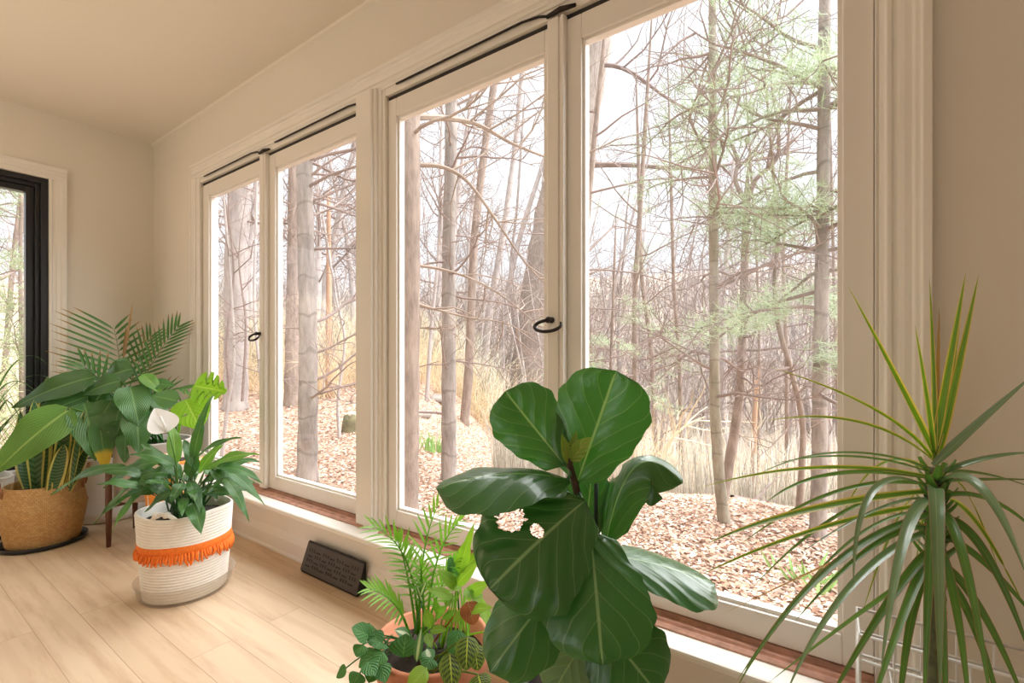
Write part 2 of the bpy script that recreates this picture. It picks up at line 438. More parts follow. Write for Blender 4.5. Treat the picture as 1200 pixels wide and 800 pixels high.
# centre post between the pairs
mb = MB()
mb.prism([(-1.655, 0), (-1.655, -.03), (-1.65, -.034), (-1.558, -.034), (-1.553, -.03), (-1.553, -.022), (-1.540, -.022), (-1.537, -.018), (-1.537, -.010), (-1.520, -.010), (-1.516, -.004), (-1.505, -.004), (-1.502, .0), (-1.502, .06), (-1.60, .06), (-1.60, -.004), (-1.64, -.004), (-1.645, -.0)][::-1], 'z', .262, 2.06)
struct(mb, 'trim_2', M['trim'], bevel=.0015)
# white sill board with rounded nose
mb = MB()
nose = [(-.103, .262), (-.108, .2595), (-.110, .255), (-.110, .244), (-.106, .240)]
mb.prism([(.0, .262)] + nose + [(.0, .238)], 'x', A0 - .10, .30)
struct(mb, 'trim_3', M['trim'])
# apron below the sill, with stepped moulding, and the baseboard with its sloped cap
mb = MB().prism([(0, .2385), (-.034, .2385), (-.034, .228), (-.026, .216), (-.018, .212), (-.016, .10), (0, .10)], 'x', A0 - .08, .28)
struct(mb, 'trim_4', M['trim'])
mb = MB()
bp = [(0, 0), (-.036, 0), (-.036, .010), (-.030, .018), (-.030, .074), (-.026, .084), (-.020, .100), (-.017, .106), (0, .106)]
mb.prism(bp, 'x', XL, XR)
struct(mb, 'baseboard_front', M['trim'])
mb = MB().prism([(XL - a, b) for a, b in bp], 'y', YB, -.02)
struct(mb, 'baseboard_left', M['trim'])
# thin bead where ceiling meets the front wall
mb = MB().prism([(0, ZC), (-.018, ZC), (-.014, ZC - .010), (0, ZC - .016)], 'x', XL, XR)
struct(mb, 'trim_5', M['ceil'])

# --- sashes
def sash(win, x0, x1, gx0, gx1, z0=.283, z1=2.008, gz0=.350, gz1=1.935, y0=.010, y1=.052):
    mb = MB()
    mb.box(x0, gx0, y0, y1, z0, z1); mb.box(gx1, x1, y0, y1, z0, z1)
    mb.box(gx0, gx1, y0, y1, z0, gz0); mb.box(gx0, gx1, y0, y1, gz1, z1)
    so = mb.build('sash', M['sash'], win, bevel=.003)
    e = .009      # glazing bead, stepped back from the sash face
    mb = MB()
    mb.box(gx0, gx0 + e, y0 + .010, y1 - .006, gz0, gz1); mb.box(gx1 - e, gx1, y0 + .010, y1 - .006, gz0, gz1)
    mb.box(gx0 + e, gx1 - e, y0 + .010, y1 - .006, gz0, gz0 + e); mb.box(gx0 + e, gx1 - e, y0 + .010, y1 - .006, gz1 - e, gz1)
    mb.build('glazing_bead', M['sash'], so, bevel=.001)
    MB().box(gx0 + .002, gx1 - .002, .033, .036, gz0 + .002, gz1 - .002).build('pane', M['glass'], so)
    return so
def win_pair(name, x0, x1, xm, g, rx):
    win = empty(name, ((x0 + x1) / 2, 0, .27)); win['kind'] = 'structure'
    s1 = sash(win, x0, xm, g[0], g[1]); s2 = sash(win, xm, x1, g[2], g[3])
    # astragal covering the joint, with a bead line
    mb = MB().prism([(xm - .052, .01), (xm - .052, -.004), (xm - .046, -.012), (xm - .010, -.012), (xm - .008, -.005), (xm - .004, -.005), (xm - .002, -.012), (xm + .008, -.012), (xm + .011, -.004), (xm + .011, .01)][::-1], 'z', .283, 2.014)
    mb.build('astragal', M['sash'], win, bevel=.001)
    # frame: head stop, side stops, outer jamb
    mb = MB()
    mb.box(x0, x1, -.004, .05, 2.022, 2.056)
    mb.box(x0 - .012, x0 - .001, -.006, .06, .262, 2.03); mb.box(x1 + .001, x1 + .004, -.003, .06, .262, 2.03)
    mb.box(x0 - .004, x0 + .010, .056, .095 if x0 < -3 else .072, .25, 2.05); mb.box(x1 - .010, x1 + .004, .056, .072, .25, 2.05)
    mb.box(x0, x1, .056, .09, 2.00, 2.05)
    mb.build('frame', M['trim'], win, bevel=.0015)
    MB().box(x0 + .002, x1 - .002, .012, .05, 2.009, 2.0215).build('dark_gap_strip', M['gapdark'], win)
    mb = MB().prism([(-.042, .262), (-.042, .267), (-.036, .272), (-.030, .267), (-.022, .268), (-.018, .274), (-.010, .274), (-.006, .268), (.006, .270), (.010, .280), (.10, .272), (.13, .255), (.13, .25), (.0, .25)], 'x', x0, x1)
    mb.build('track', M['track'], win)
    # metal stays lying in the head
    for sx0, sx1, sg in ((x0 + .07, xm - .02, 1), (xm + .10, x1 - .01, 1)):
        mb = MB()
        pts = []
        for i in range(13):
            t = i / 12
            pts.append((sx0 + (sx1 - sx0) * t, -.010 - .004 * t + (.016 * max(0, (t - .86) / .14) ** 2), 2.046 - .020 * max(0, (t - .82) / .18) ** 2))
        mb.tube(pts, .0038, 6)
        mb.build('stay', M['iron'], win, smooth=True)
    mb = MB().tube([(xm - .05, -.012, 2.026), (xm + .0, -.016, 2.028), (xm + .05, -.010, 2.024)], [.006, .008, .005], 6)
    mb.build('catch', M['iron'], win, smooth=True)
    # ring pull
    mb = MB(); c = Vector((rx, -.03, 1.063))
    mb.tube([(rx, -.012, 1.083), (rx, -.030, 1.083)], [.010, .007], 10)
    mb.tube([(rx - .002, -.030, 1.083), (rx - .002, -.036, 1.083)], [.011, .006], 10)
    pts = []
    for i in range(21):
        a = -1.9 + i / 20 * 5.0
        pts.append((rx + .006 - .046 * math.cos(a + .55), -.034 - .024 * (math.sin(a + .55) * .5 + .5), 1.064 - .018 * math.sin(a + .55)))
    mb.tube(pts, [.0055] * 17 + [.005, .0045, .004, .003], 8)
    mb.build('pull', M['iron'], win, smooth=True)
    return win
win_pair('window_1', A0 + .002, A1, -2.430, (-3.118, -2.510, -2.365, -1.69), -2.470)
win_pair('window_2', B0, B1 - .004, -.690, (-1.452, -.760, -.632, .012), -.722)

# --- black framed window in the left wall
win = empty('window_3', (XL, (LW0 + LW1) / 2, LZ0)); win['kind'] = 'structure'
prof2 = [(0, 0), (0, .022), (.012, .022), (.015, .014), (.030, .014), (.034, .020), (.050, .020), (.056, .026), (.078, .028), (.080, 0)]
mb = MB()
mb.prism([(XL + b, LW1 + a) for a, b in prof2], 'z', LZ0 - .06, LZ1 + .001)
mb.prism([(XL + b, LW0 - a) for a, b in prof2][::-1], 'z', LZ0 - .06, LZ1 + .001)
mb.prism([(XL + b, LZ1 + a) for a, b in prof2][::-1], 'y', LW0 - .08, LW1 + .08)
mb.box(XL, XL + .05, LW0 - .08, LW1 + .08, LZ0 - .03, LZ0)
mb.build('casing', M['trim'], win, bevel=.0015)
mb = MB()
def ring(mb, xa, xb, w, d):
    y0, y1, z0, z1 = LW0 + d, LW1 - d, LZ0 + d, LZ1 - d
    mb.box(xa, xb, y0, y0 + w, z0, z1); mb.box(xa, xb, y1 - w, y1, z0, z1)
    mb.box(xa, xb, y0 + w, y1 - w, z0, z0 + w); mb.box(xa, xb, y0 + w, y1 - w, z1 - w, z1)
ring(mb, XL - .13, XL + .002, .032, 0); ring(mb, XL - .12, XL - .022, .022, .032); ring(mb, XL - .10, XL - .045, .036, .054)
mb.build('frame', M['blackframe'], win, bevel=.002)
MB().box(XL - .075, XL - .071, LW0 + .088, LW1 - .088, LZ0 + .088, LZ1 - .088).build('pane', M['glass'], win)

# --- floor register in front of the baseboard
t = thing('floor_register', 'dark metal wedge-shaped air register with basket-weave grille standing against the baseboard', 'vent', (-1.775, -.05, 0))
vx0, vx1 = -1.975, -1.578
yb, yt, zt = -.082, -.042, .128
mb = MB().prism([(-.037, .001), (yb, .001), (yb - .003, .012), (yt - .004, zt - .004), (yt - .001, zt), (-.037, zt)], 'x', vx0, vx1)
mb.build('body', M['ventdark'], t, bevel=.002)
mb = MB()
def slope(x, s, out):     # s runs up the slanted face
    y = yb - .003 + (yt - yb) * s; z = .012 + (zt - .018) * s
    n = Vector((0, -(zt - .018), (yt - yb))).normalized()
    return Vector((x, y, z)) + n * out
NX, NY = 47, 15
def slot(i, j):      # i up the face, j along it: alternating long slots and upright slots
    if i < 1 or i > 12 or j < 2 or j > 43: return False
    bi, bj = divmod(i - 1, 3), divmod(j - 2, 6)
    if (bi[0] + bj[0]) % 2 == 0: return bi[1] == 1 and 1 <= bj[1] <= 4
    return bj[1] in (1, 3, 5) and bi[1] != 0
P = [[slope(vx0 + (vx1 - vx0) * j / NX, .06 + .88 * i / NY, .0016) for j in range(NX + 1)] for i in range(NY + 1)]
mb.grid(P, [[(0, 0)] * (NX + 1)] * (NY + 1), slot); mb.hasuv = False
def bar(x0, x1, s0, s1, h=.0022):
    b = len(mb.v)
    for o_ in (-.0004, h):
        for x, s in ((x0, s0), (x1, s0), (x1, s1), (x0, s1)): mb.v.append(slope(x, s, o_))
    for q in ((3, 2, 1, 0), (4, 5, 6, 7), (0, 1, 5, 4), (1, 2, 6, 5), (2, 3, 7, 6), (3, 0, 4, 7)): mb.face([b + i for i in q])
gr = mb.build('grille', M['vent'], t)
sm = gr.modifiers.new('plate', 'SOLIDIFY'); sm.thickness = .0012; sm.offset = -1
mb = MB(); bar(vx0, vx1, .0, .075); bar(vx0, vx1, .925, 1.0); mb.build('edge_strip', M['vent'], t, bevel=.001)
mb = MB(); cx = (vx0 + vx1) / 2 + .01
bar(cx - .02, cx + .02, .80, .835, .006)
mb.build('lever', M['vent'], t)
# ================================================================== LEAVES
def w_lance(t): return max(.0, math.sin(PI * min(1, t ** .78)) ** .85) * (1 - .25 * t)
def w_strap(t): return min(1, .55 + 2.2 * t) * (1 - t ** 2.2) ** .9 if t < 1 else 0
def w_fig(t):
    a = .42 + 1.1 * t if t < .25 else .695 + .305 * math.sin((t - .25) / .40 * PI / 2) if t < .65 else math.sqrt(max(0, 1 - ((t - .65) / .35) ** 2.6))
    return a * min(1, .12 + t / .09) * (1 + .03 * math.sin(t * 21) + .02 * math.sin(t * 37 + 1))
def w_round(t): return math.sin(PI * min(1, max(0, t)) ** .75) ** .6
def w_heart(t): return (math.sin(PI * min(1, t) ** .62) ** .75) if 0 < t < 1 else 0
def w_snake(t): return min(1, .6 + 1.0 * t) * (1 - t ** 5) ** .8 if t < 1 else 0
def w_needle(t): return math.sin(PI * t ** .6) ** .7 if 0 < t < 1 else 0

def leaf(mb, base, tip, up, width, prof, nl=14, nw=8, arch=.1, fold=.15, curl=0.0, wave=0.0, wavn=3, ripple=0.0, rip_n=6, ctrl=None, hole=None, ph=0.0, cuts=None):
    base, tip, up = Vector(base), Vector(tip), Vector(up).normalized()
    L = (tip - base).length
    c = Vector(ctrl) if ctrl is not None else (base + tip) / 2 + up * arch * L
    P, UV = [], []
    for i in range(nl + 1):
        t = i / nl
        C = base * (1 - t) ** 2 + c * 2 * t * (1 - t) + tip * t * t
        T = ((c - base) * (1 - t) + (tip - c) * t)
        T = T.normalized() if T.length > 1e-9 else (tip - base).normalized()
        S = T.cross(up)
        S = S.normalized() if S.length > 1e-5 else T.orthogonal().normalized()
        N = S.cross(T)
        w = prof(t) * width / 2
        row, ur = [], []
        for j in range(nw + 1):
            s = 2 * j / nw - 1
            ww = w * (cuts(t, s) if cuts else 1.0)
            off = fold * abs(s) * w + curl * s * s * w + wave * width * abs(s) ** 1.5 * math.sin(t * wavn * 2 * PI + ph + (1.3 if s > 0 else 0))
            if ripple: off += ripple * width * math.cos((t * rip_n - abs(s) * rip_n * .52) * 2 * PI) * min(1, abs(s) * 3) * (1 - abs(s) ** 4)
            row.append(C + S * (s * ww) + N * off); ur.append((j / nw, t))
        P.append(row); UV.append(ur)
    sk = None
    if hole: sk = lambda i, j: hole((i + .5) / nl, 2 * (j + .5) / nw - 1)
    mb.grid(P, UV, sk)
    return mb
def quad(a, b, c, n=8):
    a, b, c = Vector(a), Vector(b), Vector(c)
    return [a * (1 - t) ** 2 + b * 2 * t * (1 - t) + c * t * t for t in [i / n for i in range(n + 1)]]
CAM = Vector((0, -D, H))
def facing(p, mixup=.0):
    return ((CAM - Vector(p)).normalized() * (1 - mixup) + Vector((0, 0, 1)) * mixup).normalized()

# ------------------------------------------------------------------ pots
def shell(prof, thick):
    """closed wall profile: outside up, inside down"""
    return prof + [(max(.001, r - thick), z) for r, z in prof[::-1]]
def soil(parent, c, r, z, n=28):
    mb = MB(); rr = random.Random(int(r * 1e4))
    mb.lathe([(.001, z + .006), (r * .5, z + .008), (r, z)], n, (c[0], c[1], 0), lambda a, x, y, zz: (x, y, zz + rr.uniform(-.004, .004)))
    return mb.build('soil', M['soil'], parent, smooth=True)
def rope_basket(c, r0, r1, h, band=None, label=''):
    t = thing('rope_basket', label, 'basket', (c[0], c[1], c[2]))
    mb = MB(); prof = [(.001, 0), (r0 * .96, 0)]
    n = int(h / .0022)
    for i in range(n + 1):
        z = h * i / n
        prof.append((r0 + (r1 - r0) * (z / h) ** .8 + .0028 * abs(math.sin(PI * z / .0115)), z + .002))
    prof += [(r1 - .004, h + .007), (r1 - .009, h + .003), (r1 - .011, h - .06), (r0 - .012, .02), (.001, .02)]
    mb.lathe(prof, 56, c, lambda a, x, y, z: (x * (1 + .012 * math.sin(2 * a + 1)), y * (1 - .012 * math.sin(2 * a + 1)), z + .006 * math.sin(3 * a + .6) * (z / h) ** 3))
    mb.build('body', M['rope'], t, smooth=True)
    return t
rb = Vector((-2.223, -.442, 0))
sc = thing('plant_saucer', 'deep clear plastic saucer under the white rope basket with orange fringe', 'saucer', rb)
MB().lathe([(.001, .001), (.150, .001), (.156, .006), (.160, .022), (.163, .024), (.170, .066), (.176, .068), (.176, .070), (.168, .070), (.160, .026), (.155, .024), (.152, .008), (.001, .005)], 56, rb).build('bowl', M['plastic'], sc, smooth=True)
t = rope_basket((rb.x, rb.y, .007), .142, .166, .335, label='white coiled rope basket with a bright orange fringed band, standing in a clear saucer')
mb = MB(); mb.lathe([(.1585, .196), (.1625, .198), (.1630, .215), (.1635, .232), (.1600, .235)], 56, (rb.x, rb.y, 0))
bd = mb.build('band', M['orange'], t, smooth=True)
mb = MB(); rr = random.Random(5)
for i in range(120):
    a = 2 * PI * i / 120 + rr.uniform(-.02, .02)
    ln = .030 + .008 * math.sin(a * 2.3) + rr.uniform(-.007, .010)
    p = [(rb.x + math.cos(a + da) * (.1625 + e), rb.y + math.sin(a + da) * (.1625 + e), z) for da, e, z in ((0, 0, .205), (rr.uniform(-.03, .03), .006, .2 - ln * .5), (rr.uniform(-.07, .07), .004 + rr.uniform(0, .004), .2 - ln))]
    mb.tube(p, [.0045, .005, .0028], 5)
mb.build('fringe', M['orange'], bd, smooth=True)
def rim_pt(a, r, z, c): return Vector((c.x + r * math.cos(a), c.y + r * math.sin(a), z))
for a0 in (-.85, 2.30):
    mb = MB()
    pts = [rim_pt(a0 - .30, .150, .318, rb), rim_pt(a0 - .26, .156, .340, rb), rim_pt(a0 - .12, .162, .362, rb), rim_pt(a0, .164, .366, rb), rim_pt(a0 + .14, .160, .360, rb), rim_pt(a0 + .26, .154, .340, rb), rim_pt(a0 + .30, .150, .318, rb)]
    mb.tube(pts, .0085, 8)
    for q in (-.11, .11): mb.tube([rim_pt(a0 + q - .05, .162, .360, rb), rim_pt(a0 + q + .05, .165, .364, rb)], [.012, .012], 8)
    mb.build('handle', M['rope'], t, smooth=True)
soil(t, rb, .150, .30)

# seagrass basket
sg = Vector((-3.385, -.656, 0))
def tray(c, r, label):
    t = thing('plant_saucer', label, 'saucer', c)
    MB().lathe([(.001, .001), (r - .012, .001), (r - .004, .004), (r, .022), (r - .004, .024), (r - .010, .008), (.001, .006)], 48, c).build('dish', M['blackplastic'], t, smooth=True)
tray(sg, .172, 'shallow black saucer under the seagrass belly basket')
t = thing('seagrass_basket', 'tan woven seagrass belly basket with jute handles on a black saucer', 'basket', (sg.x, sg.y, .008))
mb = MB(); prof = [(.001, .008), (.138, .008)]
for i in range(30):
    z = .008 + .30 * i / 29
    if z < .185: r = .140 + .030 * (z / .185)
    elif z < .20: r = .172
    else: r = .168 - .020 * ((z - .2) / .11) ** 1.2
    prof.append((r, z))
prof += [(.146, .312), (.140, .310), (.150, .2), (.13, .03), (.001, .03)]
mb.lathe(prof, 56, sg); mb.build('body', M['seagrass'], t, smooth=True)
for a0 in (-1.65, 1.25):
    mb = MB()
    for ph in (0, PI):
        pts = []
        for i in range(25):
            q = i / 24; a = a0 + (q - .5) * .55
            z = .268 + .115 * math.sin(PI * q) ** .7; r = .158 + .018 * math.sin(PI * q)
            pts.append(rim_pt(a, r + .005 * math.cos(q * 26 + ph), z + .005 * math.sin(q * 26 + ph), sg))
        mb.tube(pts, .0055, 6)
    mb.build('handle', M['jute'], t, smooth=True)
soil(t, sg, .138, .27)

# white basket with orange stripe at the far left
wb = Vector((-3.735, -.875, 0))
tray(wb, .165, 'black saucer under the striped white basket at the left wall')
t = rope_basket((wb.x, wb.y, .008), .145, .160, .31, label='white rope basket with a plain orange stripe beside the left window')
MB().lathe([(.150, .135), (.1575, .137), (.1590, .155), (.1600, .182), (.156, .184)], 56, wb).build('stripe', M['orange'], t, smooth=True)
soil(t, wb, .142, .28)

# tall white planter in the corner
wp = Vector((-3.63, -.315, 0))
t = thing('white_planter', 'large white cylindrical planter on the floor in the room corner', 'planter', wp)
MB().lathe([(.001, 0), (.17, 0), (.186, .008), (.190, .06), (.182, .07), (.192, .36), (.196, .37), (.194, .378), (.184, .376), (.175, .33), (.001, .33)], 56, wp).build('pot', M['whitepot'], t, smooth=True)
soil(t, wp, .178, .345)

# grey pot in a walnut stand
gp = Vector((-3.06, -.285, 0))
t = thing('plant_stand', 'dark walnut four-legged plant stand holding the grey pot', 'plant stand', gp)
legs = [(-.178, -.030), (.030, -.200), (.186, .034), (-.020, .206)]
for lx, ly in legs:
    mb = MB(); mb.tube([(gp.x + lx, gp.y + ly, 0), (gp.x + lx, gp.y + ly, .20), (gp.x + lx, gp.y + ly, .42)], [.010, .015, .014], 10)
    mb.build('leg', M['walnut'], t, smooth=True)
for a_, b_ in ((0, 2), (1, 3)):
    mb = MB().tube([(gp.x + legs[a_][0] * .97, gp.y + legs[a_][1] * .97, .205), (gp.x + legs[b_][0] * .97, gp.y + legs[b_][1] * .97, .205)], .011, 8)
    mb.build('crossbar', M['walnut'], t, smooth=True)
t = thing('grey_pot', 'round grey textured ceramic pot raised in the walnut stand', 'plant pot', (gp.x, gp.y, .217))
MB().lathe([(.001, .217), (.160, .217), (.168, .225), (.172, .50), (.174, .505), (.170, .512), (.160, .508), (.157, .47), (.001, .47)], 56, gp).build('pot', M['graypot'], t, smooth=True)
soil(t, gp, .158, .485)

# orange patterned pot
op = Vector((-2.735, -.300, 0))
t = thing('patterned_pot', 'white pot with orange painted pattern half hidden behind the peace lily', 'plant pot', op)
MB().lathe([(.001, 0), (.085, 0), (.095, .006), (.122, .30), (.132, .43), (.138, .445), (.136, .46), (.128, .458), (.122, .42), (.001, .42)], 48, op).build('pot', M['orangepot'], t, smooth=True)
soil(t, op, .122, .432)

# terracotta bowl
tp = Vector((-.817, -.434, 0))
sc = thing('plant_saucer', 'clear plastic saucer under the terracotta pot', 'saucer', tp)
MB().lathe([(.001, .001), (.112, .001), (.150, .012), (.156, .040), (.153, .040), (.146, .016), (.11, .006), (.001, .005)], 48, tp).build('bowl', M['plastic'], sc, smooth=True)
t = thing('terracotta_pot', 'terracotta pot planted with a mix of small green plants', 'plant pot', (tp.x, tp.y, .006))
MB().lathe([(.001, .006), (.095, .006), (.100, .012), (.126, .222), (.128, .226), (.140, .230), (.144, .272), (.143, .279), (.138, .282), (.130, .279), (.124, .232), (.001, .20)], 56, tp).build('pot', M['terra'], t, smooth=True)
soil(t, tp, .127, .238)

# black nursery pot of the fig
fp = dep(683, 800, .86); fp.z = 0
t = thing('nursery_pot', 'black ribbed plastic nursery pot holding the fiddle-leaf fig', 'plant pot', fp)
FZ = .375
mb = MB(); mb.lathe([(.001, 0), (.10, 0), (.125, FZ - .04), (.132, FZ - .038), (.135, FZ - .004), (.133, FZ), (.126, FZ), (.118, FZ - .05), (.001, FZ - .06)], 48, fp)
mb.build('pot', M['blackplastic'], t, smooth=True)
mb = MB()
for z in (FZ - .012, FZ - .022): mb.lathe([(.1335, z - .003), (.1375, z), (.1335, z + .003)], 48, fp)
mb.build('rim_rib', M['blackplastic'], t, smooth=True)
soil(t, fp, .119, FZ - .045)

# ------------------------------------------------------------------ fiddle-leaf fig
t = thing('fiddle_leaf_fig', 'large fiddle-leaf fig with broad glossy dark green leaves in front of the window', 'plant', (fp.x, fp.y, FZ - .04))
st = [fp + Vector((0, 0, FZ - .05)), dep(696, 690, .87), dep(690, 625, .87), dep(676, 575, .865), dep(668, 545, .86), dep(667, 522, .86)]
MB().tube(st, [.010, .0095, .008, .007, .006, .004], 8).build('stem', M['figstem'], t, smooth=True)
stk = [dep(698.5, 536, .91), dep(699, 800, .91)]
stk = [stk[0], Vector((stk[0].x, stk[0].y, FZ - .05))]
ob = MB().tube(stk, .0045, 8).build('stake', M['stake'], t, smooth=True); ob['label'] = 'thin dark green support stake'
FL = [ # base(u,v,d) tip(u,v,d) width px-at-depth, up(u mix), arch, curl, fold, wave, mat, ctrl
 ((676, 566, .88), (722, 434, .90), .178, None, -.06, -.30, .30, .010, 'fig'),
 ((662, 545, .88), (592, 458, .93), .140, None, -.05, -.30, .25, .014, 'fig'),
 ((668, 562, .855), (511, 572, .80), .170, 'up', .16, -.20, -.10, .016, 'fig'),
 ((686, 586, .84), (574, 690, .76), .205, 'cam', .12, -.20, .05, .014, 'fig'),
 ((692, 622, .84), (706, 779, .715), .180, 'cam', .14, -.22, .04, .010, 'fig'),
 ((684, 650, .86), (574, 788, .76), .130, 'cam', .16, -.35, -.05, .012, 'fig'),
 ((694, 720, .87), (772, 815, .80), .165, 'cam', .10, -.3, .05, .012, 'fig'),
 ((709, 642, .89), (800, 566, .87), .120, 'arch', 0, -.6, -.2, .012, 'fig'),
 ((700, 648, .88), (838, 684, .97), .150, 'mid', .08, -.25, -.05, .012, 'fig'),
 ((684, 640, .90), (694, 552, .96), .090, None, .0, -.2, .25, .010, 'fig'),
 ((690, 636, .90), (650, 650, .95), .08, 'up', .06, -.2, .1, .010, 'fig'),
 ((688, 745, .86), (646, 815, .83), .100, 'cam', .10, -.2, .05, .010, 'figback'),
]
for i, (b, tp_, w, mode, ar, cu, fo, wa, mt) in enumerate(FL):
    B, T_ = dep(*b), dep(*tp_)
    mid = (B + T_) / 2
    ctrl = None; hole = None
    if mode is None: up = facing(mid, .1)
    elif mode == 'up': up = facing(mid, .82)
    elif mode == 'cam': up = facing(mid, .28)
    elif mode == 'mid': up = facing(mid, .66)
    else:
        up = facing(mid, .55); ctrl = dep(736, 490, .90)
    if i == 3:
        def hole(t_, s_):
            h1 = ((t_ - .56) / .11) ** 2 + ((s_ - .62) / .24) ** 2 < 1 + .3 * math.sin(t_ * 90) * math.sin(s_ * 40)
            h2 = ((t_ - .47) / .045) ** 2 + ((s_ - .16) / .15) ** 2 < 1
            h3 = ((t_ - .42) / .03) ** 2 + ((s_ - .80) / .09) ** 2 < 1
            return h1 or h2 or h3
    if i == 7:
        def hole(t_, s_): return ((t_ - .36) / .05) ** 2 + ((s_ + .8) / .3) ** 2 < 1
    mb = MB()
    hi = 110 if hole else 26
    leaf(mb, B, T_, up, w, w_fig, hi, 80 if hole else 16, ar, fo, cu, wa, 2.3, .007, 5, ctrl, hole, i * 1.7)
    q = min(st, key=lambda p: (p - B).length)
    mb.tube([q, (q + B) / 2 + Vector((0, 0, -.004)), B + (T_ - B) * .02], [.004, .0035, .003], 6)
    ob = mb.build('leaf', M[mt], t, smooth=True)
    if hole and i == 3: ob['label'] = 'torn leaf with holes'
for b, tp_, w in (((668, 545, .86), (658, 508, .85), .022), ((669, 540, .855), (693, 512, .82), .036), ((667, 540, .86), (676, 505, .87), .02)):
    mb = MB(); leaf(mb, dep(*b), dep(*tp_), facing(dep(*b), .3), w, w_lance, 10, 6, .12, .5, -.3)
    mb.build('bud', M['bud'], t, smooth=True)

# ------------------------------------------------------------------ dracaena
dc = dep(1096, 545, .76)
DB = Vector((dc.x, dc.y, 0))
t = thing('dracaena_pot', 'white pot under the spiky dracaena by the right casing', 'plant pot', DB)
MB().lathe([(.001, 0), (.085, 0), (.11, .22), (.114, .225), (.112, .232), (.104, .23), (.10, .20), (.001, .2)], 40, DB).build('pot', M['whitepot'], t, smooth=True)
soil(t, DB, .100, .205)
t = thing('dracaena', 'tall dracaena with thin arching red-edged leaves at right, against the window casing', 'plant', (DB.x, DB.y, .2))
cane = [Vector((DB.x, DB.y, .2)), dep(1097, 760, .76), dep(1096, 650, .76), dep(1095, 575, .76), dep(1096, 548, .76)]
mb = MB(); pts = []; rad = []
for i in range(60):
    q = i / 59 * 4; a = int(min(3, q)); f_ = q - a
    pts.append(cane[a].lerp(cane[a + 1], f_)); rad.append((.0125 if i < 44 else .0125 - .0085 * (i - 44) / 15) + .0014 * (i % 2))
mb.tube(pts, rad, 10); mb.build('cane', M['cane'], t, smooth=True)
DL = [ # base v, ctrl(u,v,d), tip(u,v,d), width, mat
 (535, (1065, 470, .76), (992, 332, .74), .020, 'dracyellow'), (538, (1096, 440, .77), (1089, 324, .80), .010, 'dracyellow'), (536, (1099, 450, .78), (1101, 356, .80), .008, 'dracbrown'),
 (535, (1112, 430, .76), (1132, 318, .75), .015, 'dracyellow'), (538, (1122, 440, .75), (1147, 321, .73), .015, 'dracyellow'), (545, (1140, 500, .74), (1215, 436, .70), .017, 'dracgrey'),
 (540, (1115, 470, .78), (1128, 340, .82), .012, 'dracyellow'), (540, (1088, 470, .74), (1072, 380, .72), .010, 'dracyellow'),
 (542, (1055, 475, .76), (895, 428, .78), .011, 'dracyellow'), (545, (1020, 470, .76), (893, 494, .80), .013, 'dracyellow'),
 (560, (960, 530, .76), (818, 572, .78), .011, 'dracyellow'), (562, (960, 535, .75), (896, 590, .72), .011, 'drac'), (575, (930, 590, .73), (826, 638, .72), .020, 'dracyellow'),
 (570, (985, 545, .80), (865, 640, .86), .010, 'drac'), (590, (950, 610, .74), (816, 676, .74), .011, 'dracyellow'), (580, (1000, 560, .78), (880, 690, .82), .010, 'drac'),
 (575, (1000, 520, .70), (1000, 690, .64), .016, 'dracgrey'), (600, (950, 640, .72), (860, 812, .68), .015, 'drac'), (605, (980, 620, .70), (862, 800, .60), .015, 'drac'),
 (620, (985, 660, .72), (918, 820, .66), .016, 'dracgrey'), (590, (1060, 560, .66), (1032, 790, .56), .022, 'dracgrey'), (575, (1098, 540, .64), (1102, 830, .55), .024, 'dracgrey'),
 (600, (1090, 620, .62), (1082, 860, .60), .016, 'drac'), (570, (1150, 520, .66), (1205, 680, .58), .020, 'dracgrey'), (560, (1150, 530, .72), (1225, 530, .70), .015, 'dracgrey'),
 (585, (1160, 560, .70), (1230, 640, .66), .014, 'drac'), (610, (1150, 590, .68), (1215, 790, .62), .017, 'drac'), (625, (1150, 640, .70), (1225, 740, .66), .014, 'drac'),
 (600, (1130, 590, .64), (1165, 850, .56), .017, 'drac'), (640, (1060, 660, .68), (955, 850, .62), .016, 'drac'), (645, (1070, 680, .66), (1010, 860, .58), .017, 'drac'),
 (640, (1120, 650, .66), (1140, 870, .60), .016, 'drac'), (655, (1150, 680, .70), (1215, 860, .66), .015, 'drac'), (660, (1040, 690, .76), (900, 800, .82), .010, 'drac'),
 (560, (1030, 500, .84), (985, 610, .92), .011, 'dracyellow'), (570, (1060, 560, .90), (1010, 720, .96), .013, 'dracyellow'), (575, (1085, 560, .92), (1060, 700, 1.0), .012, 'dracyellow'),
 (580, (1120, 520, .88), (1150, 640, .96), .012, 'dracyellow'), (590, (1130, 560, .86), (1190, 700, .90), .012, 'dracyellow'), (600, (1000, 590, .80), (905, 745, .84), .009, 'drac'),
 (610, (1010, 640, .74), (845, 720, .78), .008, 'dracbrown'), (555, (1000, 520, .78), (900, 545, .80), .009, 'drac'), (552, (980, 505, .80), (880, 560, .84), .009, 'drac'),
 (555, (1150, 545, .78), (1230, 580, .78), .012, 'drac'), (565, (1150, 560, .80), (1220, 560, .84), .010, 'drac'), (630, (1100, 640, .60), (1112, 880, .56), .017, 'drac'),
 (650, (1060, 700, .64), (1050, 880, .58), .015, 'drac'), (668, (1140, 690, .64), (1185, 880, .58), .015, 'drac'), (585, (1045, 575, .72), (935, 650, .70), .010, 'dracgrey'), (618, (1030, 610, .72), (930, 730, .66), .012, 'drac'),
]
rr = random.Random(11)
